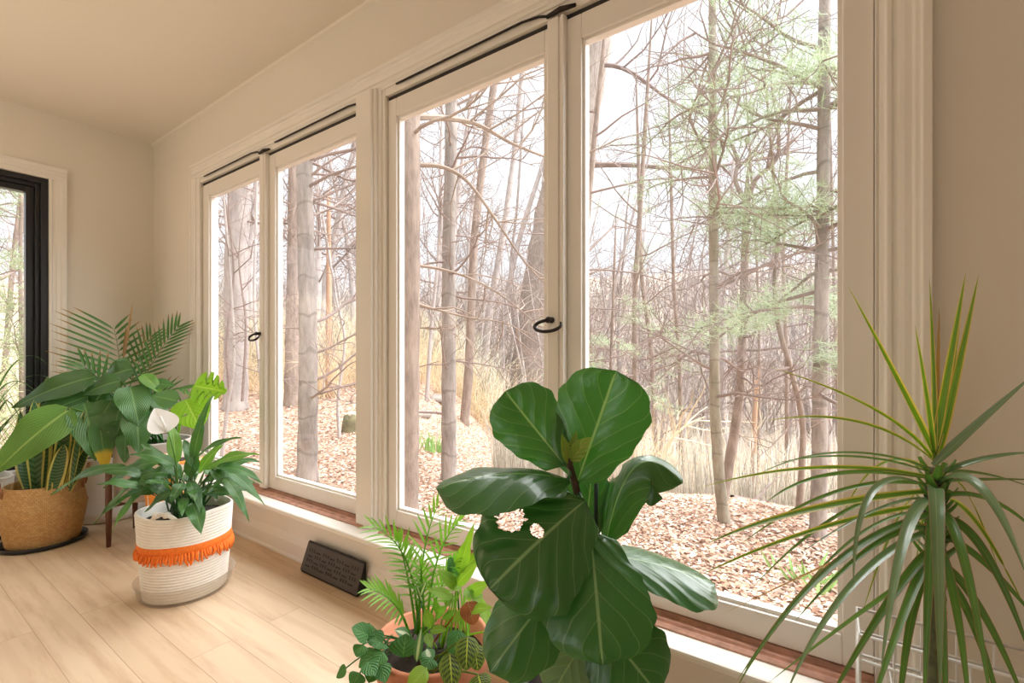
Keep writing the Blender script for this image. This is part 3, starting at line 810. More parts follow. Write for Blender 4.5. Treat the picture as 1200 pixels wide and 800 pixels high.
for i, (bv, cu, tp_, w, mt) in enumerate(DL):
    B = dep(1096 + rr.uniform(-3, 3), bv, .76 + rr.uniform(-.008, .008))
    mb = MB(); T_ = dep(*tp_); T_.y = min(T_.y, -.055); C_ = dep(*cu); C_.y = min(C_.y, -.055)
    up = facing((B + T_) / 2, .55) + Vector((rr.uniform(-.3, .3), rr.uniform(-.3, .3), 0))
    leaf(mb, B, T_, up, w * .86, w_strap, 22, 4, 0, .35, 0, 0, ctrl=C_)
    mb.build('leaf', M[mt], t, smooth=True)

mb = MB()
for i in range(46):
    q = i * 2.4; v = 548 + i * 2.4; c0 = dep(1096, v, .76); dx = Vector((math.cos(q), math.sin(q), 0))
    b0 = c0 + dx * .009 - Vector((0, 0, .012)); t0_ = c0 + dx * (.026 + .00015 * i) + Vector((0, 0, .016))
    leaf(mb, b0, t0_, dx + Vector((0, 0, -.4)), .018, lambda t_: 1 - .55 * t_, 5, 4, .1, -.5)
mb.build('sheath', M['drac'], t, smooth=True)

# white wire rack by the casing
t = thing('wire_rack', 'white wire plant rack against the window casing behind the dracaena', 'rack', (.16, -.165, 0))
mb = MB(); rx0, rx1, ry0, ry1 = .035, .42, -.225, -.118
for z in (.03, .20, .385, .43, .475):
    mb.tube([(rx0, ry0, z), (rx1, ry0, z), (rx1, ry1, z), (rx0, ry1, z), (rx0, ry0, z), (rx0 + .001, ry0, z)], .003, 6)
mb.build('hoop', M['wire'], t, smooth=True)
for y in (ry0, ry1):
    mb = MB()
    for i in range(9):
        x = rx0 + (rx1 - rx0) * i / 8; mb.tube([(x, y, .385), (x, y, .475)], .0016, 5)
    mb.build('lattice', M['wire'], t, smooth=True)
for z in (.20, .385):
    mb = MB()
    for i in range(9):
        x = rx0 + (rx1 - rx0) * i / 8; mb.tube([(x, ry0, z), (x, ry1, z)], .0016, 5)
    mb.build('wire_shelf', M['wire'], t, smooth=True)
for x in (rx0, rx1):
    for y in (ry0, ry1):
        MB().tube([(x, y, 0), (x, y, .477)], .003, 6).build('leg', M['wire'], t, smooth=True)

# ------------------------------------------------------------------ leafy plants with petioles
def petioled(parent, root, lst, prof, mats, nl=14, nw=8, arch=.22, fold=.18, wave=.03, upmix=.5, pr=.0028, ripple=.0, seed=1):
    rr = random.Random(seed)
    for i, (b, tp_, w, mt) in enumerate(lst):
        B, T_ = dep(*b), dep(*tp_)
        mb = MB()
        rt = Vector(root) + Vector((rr.uniform(-.05, .05), rr.uniform(-.05, .05), 0))
        mid = (rt + B) / 2 + Vector((0, 0, .25 * (B - rt).length * .4))
        pts = quad(rt, mid, B, 7)
        mb.tube(pts, [pr * 1.3] * 4 + [pr] * 4, 5)
        up = facing((B + T_) / 2, upmix)
        down = T_.z < B.z - .04
        leaf(mb, B, T_, up, w, prof, nl, nw, arch if not down else arch * 1.3, fold, -.1, wave, 2.0, ripple, 7, None, None, i)
        mb.build('leaf', M[mt], parent, smooth=True)

# front peace lily
t = thing('peace_lily', 'peace lily with one white bloom growing in the orange-fringed rope basket', 'plant', (rb.x, rb.y, .30))
root = Vector((rb.x, rb.y, .30))
dpt = 1.93
LF = [((150, 548), (60, 580), .055), ((185, 552), (120, 603), .062), ((188, 542), (122, 572), .07), ((182, 570), (110, 614), .045), ((168, 575), (130, 625), .04), ((205, 545), (150, 532), .06),
 ((225, 590), (236, 626), .07), ((250, 545), (310, 592), .06), ((240, 550), (304, 533), .06), ((230, 535), (284, 513), .035), ((224, 530), (250, 462), .03), ((252, 548), (308, 566), .05),
 ((206, 545), (202, 498), .06), ((226, 540), (238, 490), .05), ((262, 560), (292, 612), .045), ((200, 555), (160, 560), .065), ((212, 560), (185, 535), .06), ((232, 555), (262, 520), .05),
 ((222, 560), (230, 525), .06), ((240, 565), (275, 545), .055), ((195, 570), (150, 590), .05), ((215, 565), (200, 590), .05), ((236, 570), (255, 585), .05), ((250, 560), (280, 535), .05),
 ((190, 560), (135, 548), .055), ((205, 575), (170, 600), .04), ((240, 575), (268, 575), .05), ((228, 548), (215, 515), .05), ((195, 548), (165, 520), .05), ((258, 570), (300, 578), .045)]
rr = random.Random(3); lst = []
for i, (b, q, w) in enumerate(LF):
    dd = rr.uniform(-.10, .10)
    if i in (6, 14, 21): dd = -.16
    lst.append((b + (dpt + dd * .6,), q + (dpt + dd,), w, 'lilybright' if i in (12, 17, 8) else 'lily'))
for i in range(26):
    a = rr.uniform(0, 2 * PI); e = rr.uniform(.10, .24); p = Vector((rb.x + math.cos(a) * e * .55, rb.y + math.sin(a) * e * .55, rr.uniform(.40, .50))); q = Vector((rb.x + math.cos(a) * (e + .05), min(-.14, rb.y + math.sin(a) * (e + .05)), rr.uniform(.36, .52)))
    u1, v1, d1 = px(p); u2, v2, d2 = px(q); lst.append(((u1, v1, d1), (u2, v2, d2), rr.uniform(.035, .055), 'lily'))
petioled(t, root, lst, w_lance, None, wave=.09, arch=.28, seed=2)
mb = MB(); sb = dep(197, 506, 1.90)
mb.tube(quad(root + Vector((-.01, -.03, .02)), dep(212, 545, 1.9), sb, 8), .0034, 6); mb.build('flower_stalk', M['lilybright'], t, smooth=True)
mb = MB(); leaf(mb, sb, dep(181, 478, 1.88), facing(sb, .0), .108, w_heart, 16, 12, -.10, .35, .15)
ob = mb.build('spathe', M['spathe'], t, smooth=True); ob['label'] = 'white spathe of the bloom'
mb = MB().tube([sb + Vector((0, -.006, .004)), dep(188, 488, 1.86)], [.006, .004], 8); mb.build('spadix', M['spathe'], t, smooth=True)

# big-leaved plant in the grey pot
t = thing('broad_leaf_plant', 'peace lily with very large drooping leaves growing from the grey pot', 'plant', (gp.x, gp.y, .485))
BL = [((113, 441, 2.45), (15, 478, 2.35), .135, 'lily'), ((104, 464, 2.45), (18, 505, 2.36), .125, 'lily'), ((84, 478, 2.35), (-8, 556, 2.18), .19, 'lilybright'), ((98, 470, 2.42), (112, 540, 2.34), .16, 'lily'),
 ((116, 492, 2.4), (124, 552, 2.36), .10, 'lilyyellow'), ((152, 452, 2.46), (163, 502, 2.38), .150, 'lily'), ((160, 480, 2.42), (163, 532, 2.36), .135, 'lily'), ((157, 432, 2.5), (117, 446, 2.48), .12, 'lily'),
 ((142, 446, 2.46), (98, 462, 2.42), .11, 'lily'), ((147, 508, 2.4), (146, 543, 2.37), .075, 'lily'), ((166, 438, 2.5), (190, 462, 2.48), .07, 'lilybright'), ((172, 440, 2.52), (171, 478, 2.5), .06, 'lily'),
 ((130, 470, 2.45), (112, 505, 2.4), .12, 'lily'), ((140, 478, 2.44), (128, 530, 2.4), .10, 'lily'), ((120, 478, 2.46), (92, 500, 2.44), .10, 'lily'), ((175, 450, 2.5), (205, 452, 2.5), .07, 'lily'), ((150, 462, 2.48), (140, 500, 2.44), .12, 'lily'), ((108, 486, 2.44), (102, 528, 2.40), .10, 'lily'), ((168, 470, 2.46), (176, 508, 2.42), .09, 'lily'), ((136, 440, 2.52), (150, 418, 2.55), .09, 'lily'), ((125, 455, 2.5), (106, 478, 2.46), .11, 'lily'),
 ((178, 462, 2.5), (196, 492, 2.46), .07, 'lily'), ((142, 492, 2.42), (134, 524, 2.4), .08, 'lily'), ((132, 500, 2.4), (116, 522, 2.38), .08, 'lily'), ((100, 452, 2.47), (62, 470, 2.44), .10, 'lily')]
petioled(t, (gp.x, gp.y, .485), BL, w_heart, None, nl=16, nw=10, arch=.16, fold=.18, wave=.055, upmix=.35, pr=.004, ripple=.006, seed=4)

# monstera
t = thing('monstera', 'young monstera with two sunlit yellow-green split leaves by the window', 'plant', (op.x, op.y, .435))
def mcut(t_, s_):
    if abs(s_) < .35: return 1.0
    f_ = (t_ * 5.0 + abs(s_) * .8) % 1.0
    return 1.0 if f_ > .34 or t_ < .15 else .52
for b, q, w, cc in (((227, 452, 2.28), (266, 459, 2.24), .165, mcut), ((217, 468, 2.26), (235, 503, 2.22), .165, None), ((208, 470, 2.36), (178, 463, 2.4), .10, None), ((205, 478, 2.34), (207, 500, 2.3), .06, None)):
    mb = MB(); B, T_ = dep(*b), dep(*q)
    mb.tube(quad((op.x, op.y, .435), dep(207, 500, 2.3), B, 8), .0035, 6)
    hole = None
    if cc is None and w > .12: hole = lambda t_, s_: ((t_ - .45) / .035) ** 2 + ((s_ - .42) / .2) ** 2 < 1 or ((t_ - .62) / .035) ** 2 + ((s_ + .45) / .2) ** 2 < 1
    leaf(mb, B, T_, facing(B, .1), w, w_heart, 40, 24, .05, .12, -.1, .01, 2, .0, 6, None, hole, 0, cc)
    mb.build('leaf', M['monstera'] if w > .12 else M['lily'], t, smooth=True)

# palm in the white planter
t = thing('palm', 'palm with brown-tipped feather fronds rising in the room corner', 'plant', (wp.x, wp.y, .345))
def frond(parent, pts, ll, lw, n, mats, seed, up, drop=.15, name='frond', lfold=.3, spread=(.9, .35), side=(1, 1), stemmat='stem', start=.30):
    rr = random.Random(seed); pts = [Vector(p) for p in pts]
    mb = MB(); path = quad(*pts, n=16) if len(pts) == 3 else pts
    mb.tube(path, [.004 - .003 * i / (len(path) - 1) for i in range(len(path))], 5)
    up = Vector(up).normalized()
    for i in range(n):
        t_ = start + (1 - start) * i / (n - 1)
        f_ = t_ * (len(path) - 1); a = min(len(path) - 2, int(f_)); p = path[a].lerp(path[a + 1], f_ - a)
        T = (path[a + 1] - path[a]).normalized(); S = T.cross(up).normalized()
        for sd in (-1, 1):
            if side[0 if sd < 0 else 1] == 0: continue
            L = ll * (math.sin(PI * (.18 + .72 * (i / n))) ** .7) * rr.uniform(.88, 1.1) * side[0 if sd < 0 else 1]
            ang = spread[0] + (spread[1] - spread[0]) * (i / n)
            d_ = (T * math.cos(ang) + S * (sd * math.sin(ang))).normalized()
            tip = p + d_ * L + Vector((0, 0, -drop * L * rr.uniform(.4, 1.3))) + up * (.10 * L)
            leaf(mb, p, tip, up, lw, w_needle, 7, 2, .10, lfold)
    return mb.build(name, M[mats], parent, smooth=True)
rt = Vector((wp.x + .02, wp.y, .35))
frond(t, [rt, dep(150, 455, 2.8), dep(134, 386, 2.80)], .36, .015, 12, 'palm', 1, facing(rt, .1), .05, spread=(1.25, .75), side=(1, .55), start=.50)
frond(t, [rt, dep(160, 440, 2.82), dep(208, 384, 2.84)], .17, .013, 13, 'palm', 2, facing(rt, .1), .0, spread=(.8, .4), start=.5)
frond(t, [rt, dep(150, 440, 2.86), dep(176, 396, 2.95)], .16, .012, 9, 'palm', 3, facing(rt, .3), .0, spread=(.8, .4), start=.55)
frond(t, [rt, dep(145, 470, 2.7), dep(100, 430, 2.65)], .24, .016, 12, 'palm', 4, facing(rt, .4), .3)
frond(t, [rt, dep(170, 455, 2.8), dep(215, 455, 2.7)], .18, .014, 12, 'palm', 5, facing(rt, .4), .4)
frond(t, [rt, dep(140, 480, 2.7), dep(120, 500, 2.55)], .22, .014, 12, 'palm', 6, facing(rt, .4), .4)
mb = MB()
for q in ((156, 352), (148, 380), (152, 372)):
    leaf(mb, dep(145, 420, 2.8), dep(q[0], q[1], 2.8), facing(rt), .014, w_needle, 8, 2, .06, .4)
ob = mb.build('leaflet', M['palmbrown'], t, smooth=True); ob['label'] = 'dried brown leaflets at the top of the palm'

# snake plant
t = thing('snake_plant', 'snake plant with upright yellow-edged leaves in the seagrass basket', 'plant', (sg.x, sg.y, .27))
SL = [((52, 575), (56, 440), .060), ((42, 575), (40, 468), .062), ((62, 575), (66, 442), .052), ((36, 578), (22, 515), .065), ((70, 572), (88, 482), .058), ((76, 572), (98, 500), .056), ((66, 575), (80, 476), .055), ((80, 575), (106, 520), .05),
      ((46, 578), (52, 500), .06), ((30, 576), (24, 480), .05), ((60, 578), (75, 520), .06), ((48, 570), (44, 455), .045), ((84, 570), (100, 480), .04)]
rr = random.Random(9)
for i, (b, q, w) in enumerate(SL):
    dd = rr.uniform(-.07, .07)
    B = dep(b[0], b[1], 2.42 + dd); T_ = dep(q[0], q[1], 2.42 + dd * 1.5)
    mb = MB(); leaf(mb, B, T_, facing(B, 0) + Vector((rr.uniform(-.7, .7), rr.uniform(-.3, .3), 0)), w * 1.15, w_snake, 16, 6, rr.uniform(-.03, .05), .35, .0, .03, 1.5, ph=i)
    mb.build('leaf', M['snake'], t, smooth=True)

# grassy plant in the striped basket
t = thing('spider_plant', 'grassy plant with thin arching leaves beside the black window frame', 'plant', (wb.x, wb.y, .28))
rr = random.Random(21)
for i in range(60):
    a = rr.uniform(0, 2 * PI) if i % 2 else rr.uniform(-.9, 1.1); e = rr.uniform(.22, .62); hh = rr.uniform(.35, .80)
    r0 = Vector((wb.x + rr.uniform(-.03, .03), wb.y + rr.uniform(-.03, .03), .285))
    tip = r0 + Vector((math.cos(a) * e, math.sin(a) * e, hh * rr.uniform(.15, .85)))
    tip.x = max(tip.x, XL + .05)
    c_ = r0 + Vector((math.cos(a) * e * .45, math.sin(a) * e * .45, hh * 1.15))
    mb = MB(); leaf(mb, r0, tip, Vector((math.cos(a), math.sin(a), .6)), rr.uniform(.007, .012), w_strap, 14, 2, 0, .3, ctrl=c_)
    mb.build('leaf', M['grassy'], t, smooth=True)

# ------------------------------------------------------------------ small plants in the terracotta pot
tz = .24; tr_ = Vector((tp.x, tp.y, tz)); TD = 1.15
t = thing('parlor_palm', 'feathery light green parlor palm standing at the back of the terracotta pot', 'plant', (tp.x - .02, tp.y + .05, tz))
PF = [((492, 745), (488, 650), (512, 594), .085), ((490, 745), (490, 640), (440, 618), .085), ((500, 740), (505, 640), (538, 612), .075), ((480, 745), (470, 700), (434, 690), .07), ((496, 742), (498, 690), (492, 660), .055), ((500, 738), (512, 690), (535, 655), .06), ((488, 742), (478, 660), (465, 632), .07)]
for i, (a, b, c_, ll) in enumerate(PF):
    dd = 1.20 if i != 3 else 1.12
    frond(t, [dep(a[0], a[1], 1.18), dep(b[0], b[1], dd), dep(c_[0], c_[1], dd - .03)], ll * .9, .0068, 11, 'parlor', 30 + i, facing(tr_, .55), .25, spread=(1.0, .45))
t = thing('trailing_plant', 'round-leaved trailing plant spilling over the left rim of the terracotta pot', 'plant', (tp.x - .08, tp.y - .04, tz))
TL = [((432, 745, 1.06), (412, 735, 1.04), .046), ((446, 752, 1.05), (440, 760, 1.03), .046), ((437, 740, 1.08), (446, 760, 1.06), .04), ((425, 755, 1.04), (418, 770, 1.02), .036), ((442, 765, 1.03), (420, 782, 1.01), .046), ((450, 764, 1.03), (438, 778, 1.01), .040),
      ((440, 780, 1.02), (432, 800, 1.0), .044), ((406, 782, 1.0), (394, 794, 1.0), .026), ((422, 788, 1.0), (412, 806, .98), .040), ((446, 778, 1.02), (452, 800, 1.0), .040), ((430, 775, 1.01), (440, 792, .99), .04), ((432, 730, 1.08), (424, 752, 1.05), .034)]
petioled(t, (tp.x - .09, tp.y - .06, .262), [(b, q, w, 'pothos') for b, q, w in TL], w_heart, None, 10, 8, .08, .12, .01, .5, .0016, seed=6)
t = thing('prayer_plant', 'prayer plant with dark blotched leaves hanging over the front rim of the terracotta pot', 'plant', (tp.x + .06, tp.y - .06, tz))
MLs = [((548, 745, 1.04), (546, 786, 1.0), .052, 'maranta'), ((527, 765, 1.02), (530, 808, .98), .05, 'maranta'), ((538, 738, 1.08), (530, 770, 1.05), .045, 'pothos'), ((556, 755, 1.06), (560, 786, 1.03), .045, 'maranta'), ((548, 705, 1.12), (556, 732, 1.10), .05, 'rust'),
       ((500, 783, 1.02), (478, 808, .99), .042, 'lime'), ((555, 712, 1.12), (530, 728, 1.1), .03, 'lime'), ((560, 790, 1.0), (566, 812, .98), .05, 'maranta')]
petioled(t, (tp.x + .05, tp.y - .05, tz), MLs, w_round, None, 14, 8, .10, .12, .015, .4, .002, seed=7)
t = thing('lime_leaf_plant', 'upright plant with yellow-green leaves at the right of the terracotta pot', 'plant', (tp.x + .05, tp.y + .05, tz))
LL = [((538, 672, 1.16), (550, 628, 1.16), .04, 'lime'), ((535, 685, 1.16), (560, 660, 1.14), .04, 'lime'), ((540, 690, 1.16), (512, 668, 1.15), .04, 'lime'), ((545, 700, 1.15), (575, 682, 1.12), .04, 'lime'), ((530, 695, 1.15), (522, 712, 1.12), .03, 'lime'), ((545, 690, 1.16), (566, 700, 1.12), .045, 'lime'),
      ((535, 680, 1.17), (526, 650, 1.18), .035, 'pothos'), ((542, 668, 1.17), (572, 640, 1.18), .03, 'lime'), ((530, 700, 1.13), (500, 690, 1.12), .03, 'lime'), ((550, 715, 1.12), (578, 712, 1.08), .03, 'lime'), ((541, 660, 1.18), (556, 612, 1.2), .022, 'lime'), ((552, 690, 1.14), (590, 760, 1.1), .03, 'lime'),
      ((585, 740, 1.1), (606, 786, 1.06), .03, 'lime')]
petioled(t, (tp.x + .05, tp.y + .05, tz), LL, w_lance, None, 12, 6, .10, .2, .02, .4, .002, seed=8)
t = thing('variegated_plant', 'small plant with silver-striped and dark leaves in the middle of the terracotta pot', 'plant', (tp.x - .01, tp.y - .02, tz))
VL = [((488, 775, 1.05), (494, 735, 1.07), .022, 'silver'), ((472, 770, 1.06), (476, 742, 1.08), .075, 'pothos'), ((480, 745, 1.1), (462, 738, 1.08), .03, 'silver'), ((505, 770, 1.04), (498, 785, 1.02), .05, 'pothos'), ((500, 760, 1.06), (505, 778, 1.03), .035, 'silver'), ((505, 735, 1.12), (498, 712, 1.12), .03, 'lime'),
      ((505, 738, 1.12), (524, 738, 1.1), .025, 'lime'), ((510, 725, 1.14), (525, 708, 1.14), .02, 'parlor'), ((515, 722, 1.15), (508, 700, 1.15), .018, 'parlor'), ((518, 725, 1.14), (535, 715, 1.14), .018, 'parlor'), ((500, 742, 1.1), (506, 760, 1.08), .025, 'lime'), ((492, 700, 1.17), (500, 680, 1.17), .014, 'silver'), ((495, 705, 1.17), (488, 685, 1.17), .014, 'silver')]
petioled(t, (tp.x - .01, tp.y - .01, tz), VL, w_lance, None, 12, 6, .10, .15, .02, .4, .0018, seed=9)
# ================================================================== OUTDOORS
def sst(a, b, x):
    t = min(1, max(0, (x - a) / (b - a))); return t * t * (3 - 2 * t)
def interp(x, pts):
    if x <= pts[0][0]: return pts[0][1]
    for (a, va), (b, vb) in zip(pts, pts[1:]):
        if x <= b: return va + (vb - va) * (x - a) / (b - a)
    return pts[-1][1]
LP = [(0, -.28), (3.2, -.26), (5, -.18), (8, .02), (15, .35), (30, 1.6), (60, 5), (130, 16)]
RP = [(0, -.28), (3.0, -.29), (4.4, -.36), (5.6, -.62), (9, -2.0), (15, -3.9), (24, -3.9), (40, 1.2), (60, 7.5), (130, 22)]
def gz(x, y):
    y2 = y + D; d = math.hypot(x, y2)
    e = sst(-.98, -.42, x / (max(y2, 0) + .4 + max(0, -y2) * .2)) if y2 > -2 else 0.0
    z = interp(d, LP) * (1 - e) + interp(d, RP) * e
    a = min(1, d / 12)
    return z + a * (.10 * math.sin(x * 1.1 + .7 * y) + .12 * math.sin(.55 * y - .4 * x + 1)) + .015 * math.sin(5 * x + 3 * y)
def hit(u, v):
    t = .5
    while t < 120:
        p = dep(u, v, t)
        if p.z <= gz(p.x, p.y): return p, t
        t *= 1.01
    return dep(u, v, 120), 120
def ang_pos(az, d):       # azimuth from +y towards -x
    return -math.sin(az) * d, -D + math.cos(az) * d
mb = MB(); NA, NR = 170, 110; P = []
for i in range(NR):
    d = 1.0 * (135 / 1.0) ** (i / (NR - 1)); row = []
    for j in range(NA):
        az = math.radians(-55 + 215 * j / (NA - 1)); x, y = ang_pos(az, d)
        if y < .14 and x > XL - .14: zz = -.5
        else: zz = gz(x, y)
        row.append((x, y, zz))
    P.append(row)
mb.grid(P, [[(0, 0)] * NA] * NR); mb.hasuv = False
struct(mb, 'forest_floor', M['ground'], smooth=True)

NPR = np.random.default_rng(4)
def col_mesh(name, V, Fc, C, mat, label, cat, kind='stuff', loc=(0, 0, 0)):
    me = bpy.data.meshes.new(name)
    nv, nf, k_ = len(V), len(Fc), Fc.shape[1]
    me.vertices.add(nv); me.vertices.foreach_set('co', V.astype(np.float32).ravel())
    me.loops.add(nf * k_); me.loops.foreach_set('vertex_index', Fc.astype(np.int32).ravel())
    me.polygons.add(nf); me.polygons.foreach_set('loop_start', np.arange(0, nf * k_, k_, dtype=np.int32))
    me.update(calc_edges=True)
    at = me.attributes.new('col', 'FLOAT_COLOR', 'POINT'); at.data.foreach_set('color', C.astype(np.float32).ravel())
    me.materials.append(mat)
    o = bpy.data.objects.new(name, me); COL.objects.link(o)
    return setp(o, label, cat, None, kind)
def palette(cols, n):
    c = np.array([list(srgb(*q)) + [1] for q in cols]); q = c[NPR.integers(0, len(c), n)]
    q[:, :3] *= NPR.uniform(.85, 1.15, (n, 1)); return np.clip(q, 0, 1)
# leaf litter
def litter(N, a0, a1, label):
  global V, Fc, C
  az = np.radians(NPR.uniform(a0, a1, N)); dd = 1.75 * (22 / 1.75) ** (NPR.uniform(0, 1, N) ** .75)
  X = -np.sin(az) * dd; Y = -D + np.cos(az) * dd
  ok = ((Y > .25) if a1 < 80 else (X < XL - .3) & (Y < .1)); X, Y, dd = X[ok], Y[ok], dd[ok]; N = len(X)
  Z = np.array([gz(a, b) for a, b in zip(X, Y)])
  s = NPR.uniform(.008, .018, N) * (1 + dd * .03); yaw = NPR.uniform(0, 2 * PI, N)
  ux = np.stack([np.cos(yaw), np.sin(yaw), NPR.uniform(-.35, .35, N)], 1); vx = np.stack([-np.sin(yaw), np.cos(yaw), NPR.uniform(-.45, .45, N)], 1)
  cen = np.stack([X, Y, Z + .010 + NPR.uniform(0, .016, N)], 1)
  cup = np.zeros((N, 3)); cup[:, 2] = NPR.uniform(-.2, .5, N) * s
  V = np.stack([cen - ux * s[:, None] * 1.4, cen + vx * s[:, None] * .7 + cup, cen + ux * s[:, None] * 1.4, cen - vx * s[:, None] * .7 + cup], 1).reshape(-1, 3)
  ii = np.arange(N)[:, None] * 4
  Fc = np.concatenate([ii + np.array([[0, 1, 2]]), ii + np.array([[0, 2, 3]])], 0)
  C = np.repeat(palette([(232, 206, 184), (220, 186, 160), (206, 168, 142), (240, 220, 202), (200, 160, 134), (216, 184, 164), (206, 172, 154), (178, 138, 116), (150, 112, 92), (238, 222, 206)], N), 4, 0)
  col_mesh('leaf_litter', V, Fc, C, M['litter'], label, 'fallen leaves')

litter(200000, -14, 74, 'carpet of dry fallen oak leaves on the forest floor outside the wide windows')
litter(6000, 74, 112, 'dry fallen leaves on the ground outside the black-framed window')
# dry grass and brush
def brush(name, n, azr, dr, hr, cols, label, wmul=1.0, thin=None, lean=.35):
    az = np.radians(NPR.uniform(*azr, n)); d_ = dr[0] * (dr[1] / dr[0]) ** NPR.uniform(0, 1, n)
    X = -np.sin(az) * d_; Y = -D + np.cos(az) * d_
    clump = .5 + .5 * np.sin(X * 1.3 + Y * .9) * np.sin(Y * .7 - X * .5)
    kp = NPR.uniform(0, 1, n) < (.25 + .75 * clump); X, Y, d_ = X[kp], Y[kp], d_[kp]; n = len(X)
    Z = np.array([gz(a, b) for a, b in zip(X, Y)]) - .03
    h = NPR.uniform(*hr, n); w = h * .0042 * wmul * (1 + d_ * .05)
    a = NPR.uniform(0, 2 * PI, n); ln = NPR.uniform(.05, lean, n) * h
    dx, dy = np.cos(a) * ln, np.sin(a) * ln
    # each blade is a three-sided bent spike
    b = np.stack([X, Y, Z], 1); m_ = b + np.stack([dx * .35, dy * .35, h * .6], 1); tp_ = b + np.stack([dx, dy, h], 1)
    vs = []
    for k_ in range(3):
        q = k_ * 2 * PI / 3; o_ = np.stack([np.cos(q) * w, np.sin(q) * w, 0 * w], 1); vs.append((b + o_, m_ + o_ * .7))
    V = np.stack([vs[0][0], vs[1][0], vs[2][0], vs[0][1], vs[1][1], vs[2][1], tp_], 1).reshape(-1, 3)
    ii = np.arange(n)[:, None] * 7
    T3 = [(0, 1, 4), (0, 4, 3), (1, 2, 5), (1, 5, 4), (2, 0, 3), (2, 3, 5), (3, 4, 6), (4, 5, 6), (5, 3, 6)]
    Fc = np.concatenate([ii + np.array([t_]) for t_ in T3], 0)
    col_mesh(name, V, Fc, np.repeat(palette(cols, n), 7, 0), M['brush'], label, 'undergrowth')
tan = [(226, 218, 200), (210, 200, 182), (232, 226, 210), (198, 188, 172), (220, 216, 196), (188, 176, 164)]
brush('dry_undergrowth', 15000, (-8, 37), (5.6, 26), (.25, 1.15), tan, 'pale dry grass and brush covering the slope down to the right', 1.0)
brush('dry_undergrowth', 11000, (36, 76), (12.5, 30), (.7, 2.3), [(228, 222, 200), (208, 200, 176), (238, 234, 218), (182, 172, 150), (210, 206, 176), (164, 150, 128)], 'tall pale brush thicket behind the leaf-covered ground at left', .9, lean=.8)

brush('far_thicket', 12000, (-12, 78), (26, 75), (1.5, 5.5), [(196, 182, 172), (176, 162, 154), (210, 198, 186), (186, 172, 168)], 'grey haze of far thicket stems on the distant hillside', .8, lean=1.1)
# ------------------------------------------------------------------ trees
def walk(p, d, L, n, rng, wob=.18, lift=.0):
    pts = [Vector(p)]; d = Vector(d).normalized()
    for i in range(n):
        d = (d + Vector((rng.gauss(0, wob), rng.gauss(0, wob), rng.gauss(0, wob) + lift))).normalized()
        pts.append(pts[-1] + d * (L / n))
    return pts
def twigs(mb, pts, r, L, lvl, rng, den, sides=4, lift=.03):
    for i in range(den):
        t = rng.uniform(.22, 1.0) * (len(pts) - 1); a = min(len(pts) - 2, int(t)); p = pts[a].lerp(pts[a + 1], t - a)
        T = (pts[a + 1] - pts[a]).normalized()
        side = T.cross(Vector((rng.gauss(0, 1), rng.gauss(0, 1), rng.gauss(0, 1)))).normalized()
        d = T * rng.uniform(.3, .9) + side * rng.uniform(.5, 1.0) + Vector((0, 0, .12))
        l = L * rng.uniform(.3, .62); n = 4 if lvl > 0 else 3
        q = walk(p, d, l, n, rng, .2, lift)
        rr_ = max(.0028, r * rng.uniform(.3, .5))
        mb.tube(q, [rr_ * (1 - .75 * k_ / n) for k_ in range(n + 1)], sides if lvl > 0 else 3, cap=False)
        if lvl > 0: twigs(mb, q, rr_, l, lvl - 1, rng, max(3, den // 2), 3, lift)
def branch_mb(p, d, L, r, rng, lvl=1, den=7, wob=.14, lift=.03, pts=None):
    mb = MB()
    if pts is None: pts = walk(p, d, L, 8, rng, wob, lift)
    n = len(pts) - 1
    mb.tube(pts, [r * (1 - .8 * k_ / n) for k_ in range(n + 1)], 6, cap=False)
    twigs(mb, pts, r, L, lvl, rng, den, 4, lift)
    return mb, pts
def needles(mb, pts, rng, n, ln=.10):
    for i in range(n):
        t = rng.uniform(.25, 1.0) * (len(pts) - 1); a = min(len(pts) - 2, int(t)); p = pts[a].lerp(pts[a + 1], t - a)
        p = p + Vector((rng.gauss(0, .10), rng.gauss(0, .10), rng.gauss(0, .05)))
        for k_ in range(6):
            d = Vector((rng.gauss(0, 1), rng.gauss(0, 1), rng.gauss(.25, .7))).normalized(); q = p + d * ln * rng.uniform(.6, 1.2)
            s_ = d.orthogonal().normalized() * .0022; b = len(mb.v)
            mb.v += [p - s_, p + s_, q]; mb.face((b, b + 1, b + 2))
def smooth_path(pts, n):
    """Catmull-Rom through pts"""
    pts = [Vector(p) for p in pts]; e = [pts[0] * 2 - pts[1]] + pts + [pts[-1] * 2 - pts[-2]]; out = []
    for i in range(1, len(e) - 2):
        for k_ in range(n):
            t = k_ / n; a, b, c, d = e[i - 1], e[i], e[i + 1], e[i + 2]
            out.append(.5 * ((2 * b) + (c - a) * t + (2 * a - 5 * b + 4 * c - d) * t * t + (3 * b - a - 3 * c + d) * t ** 3))
    return out + [pts[-1]]
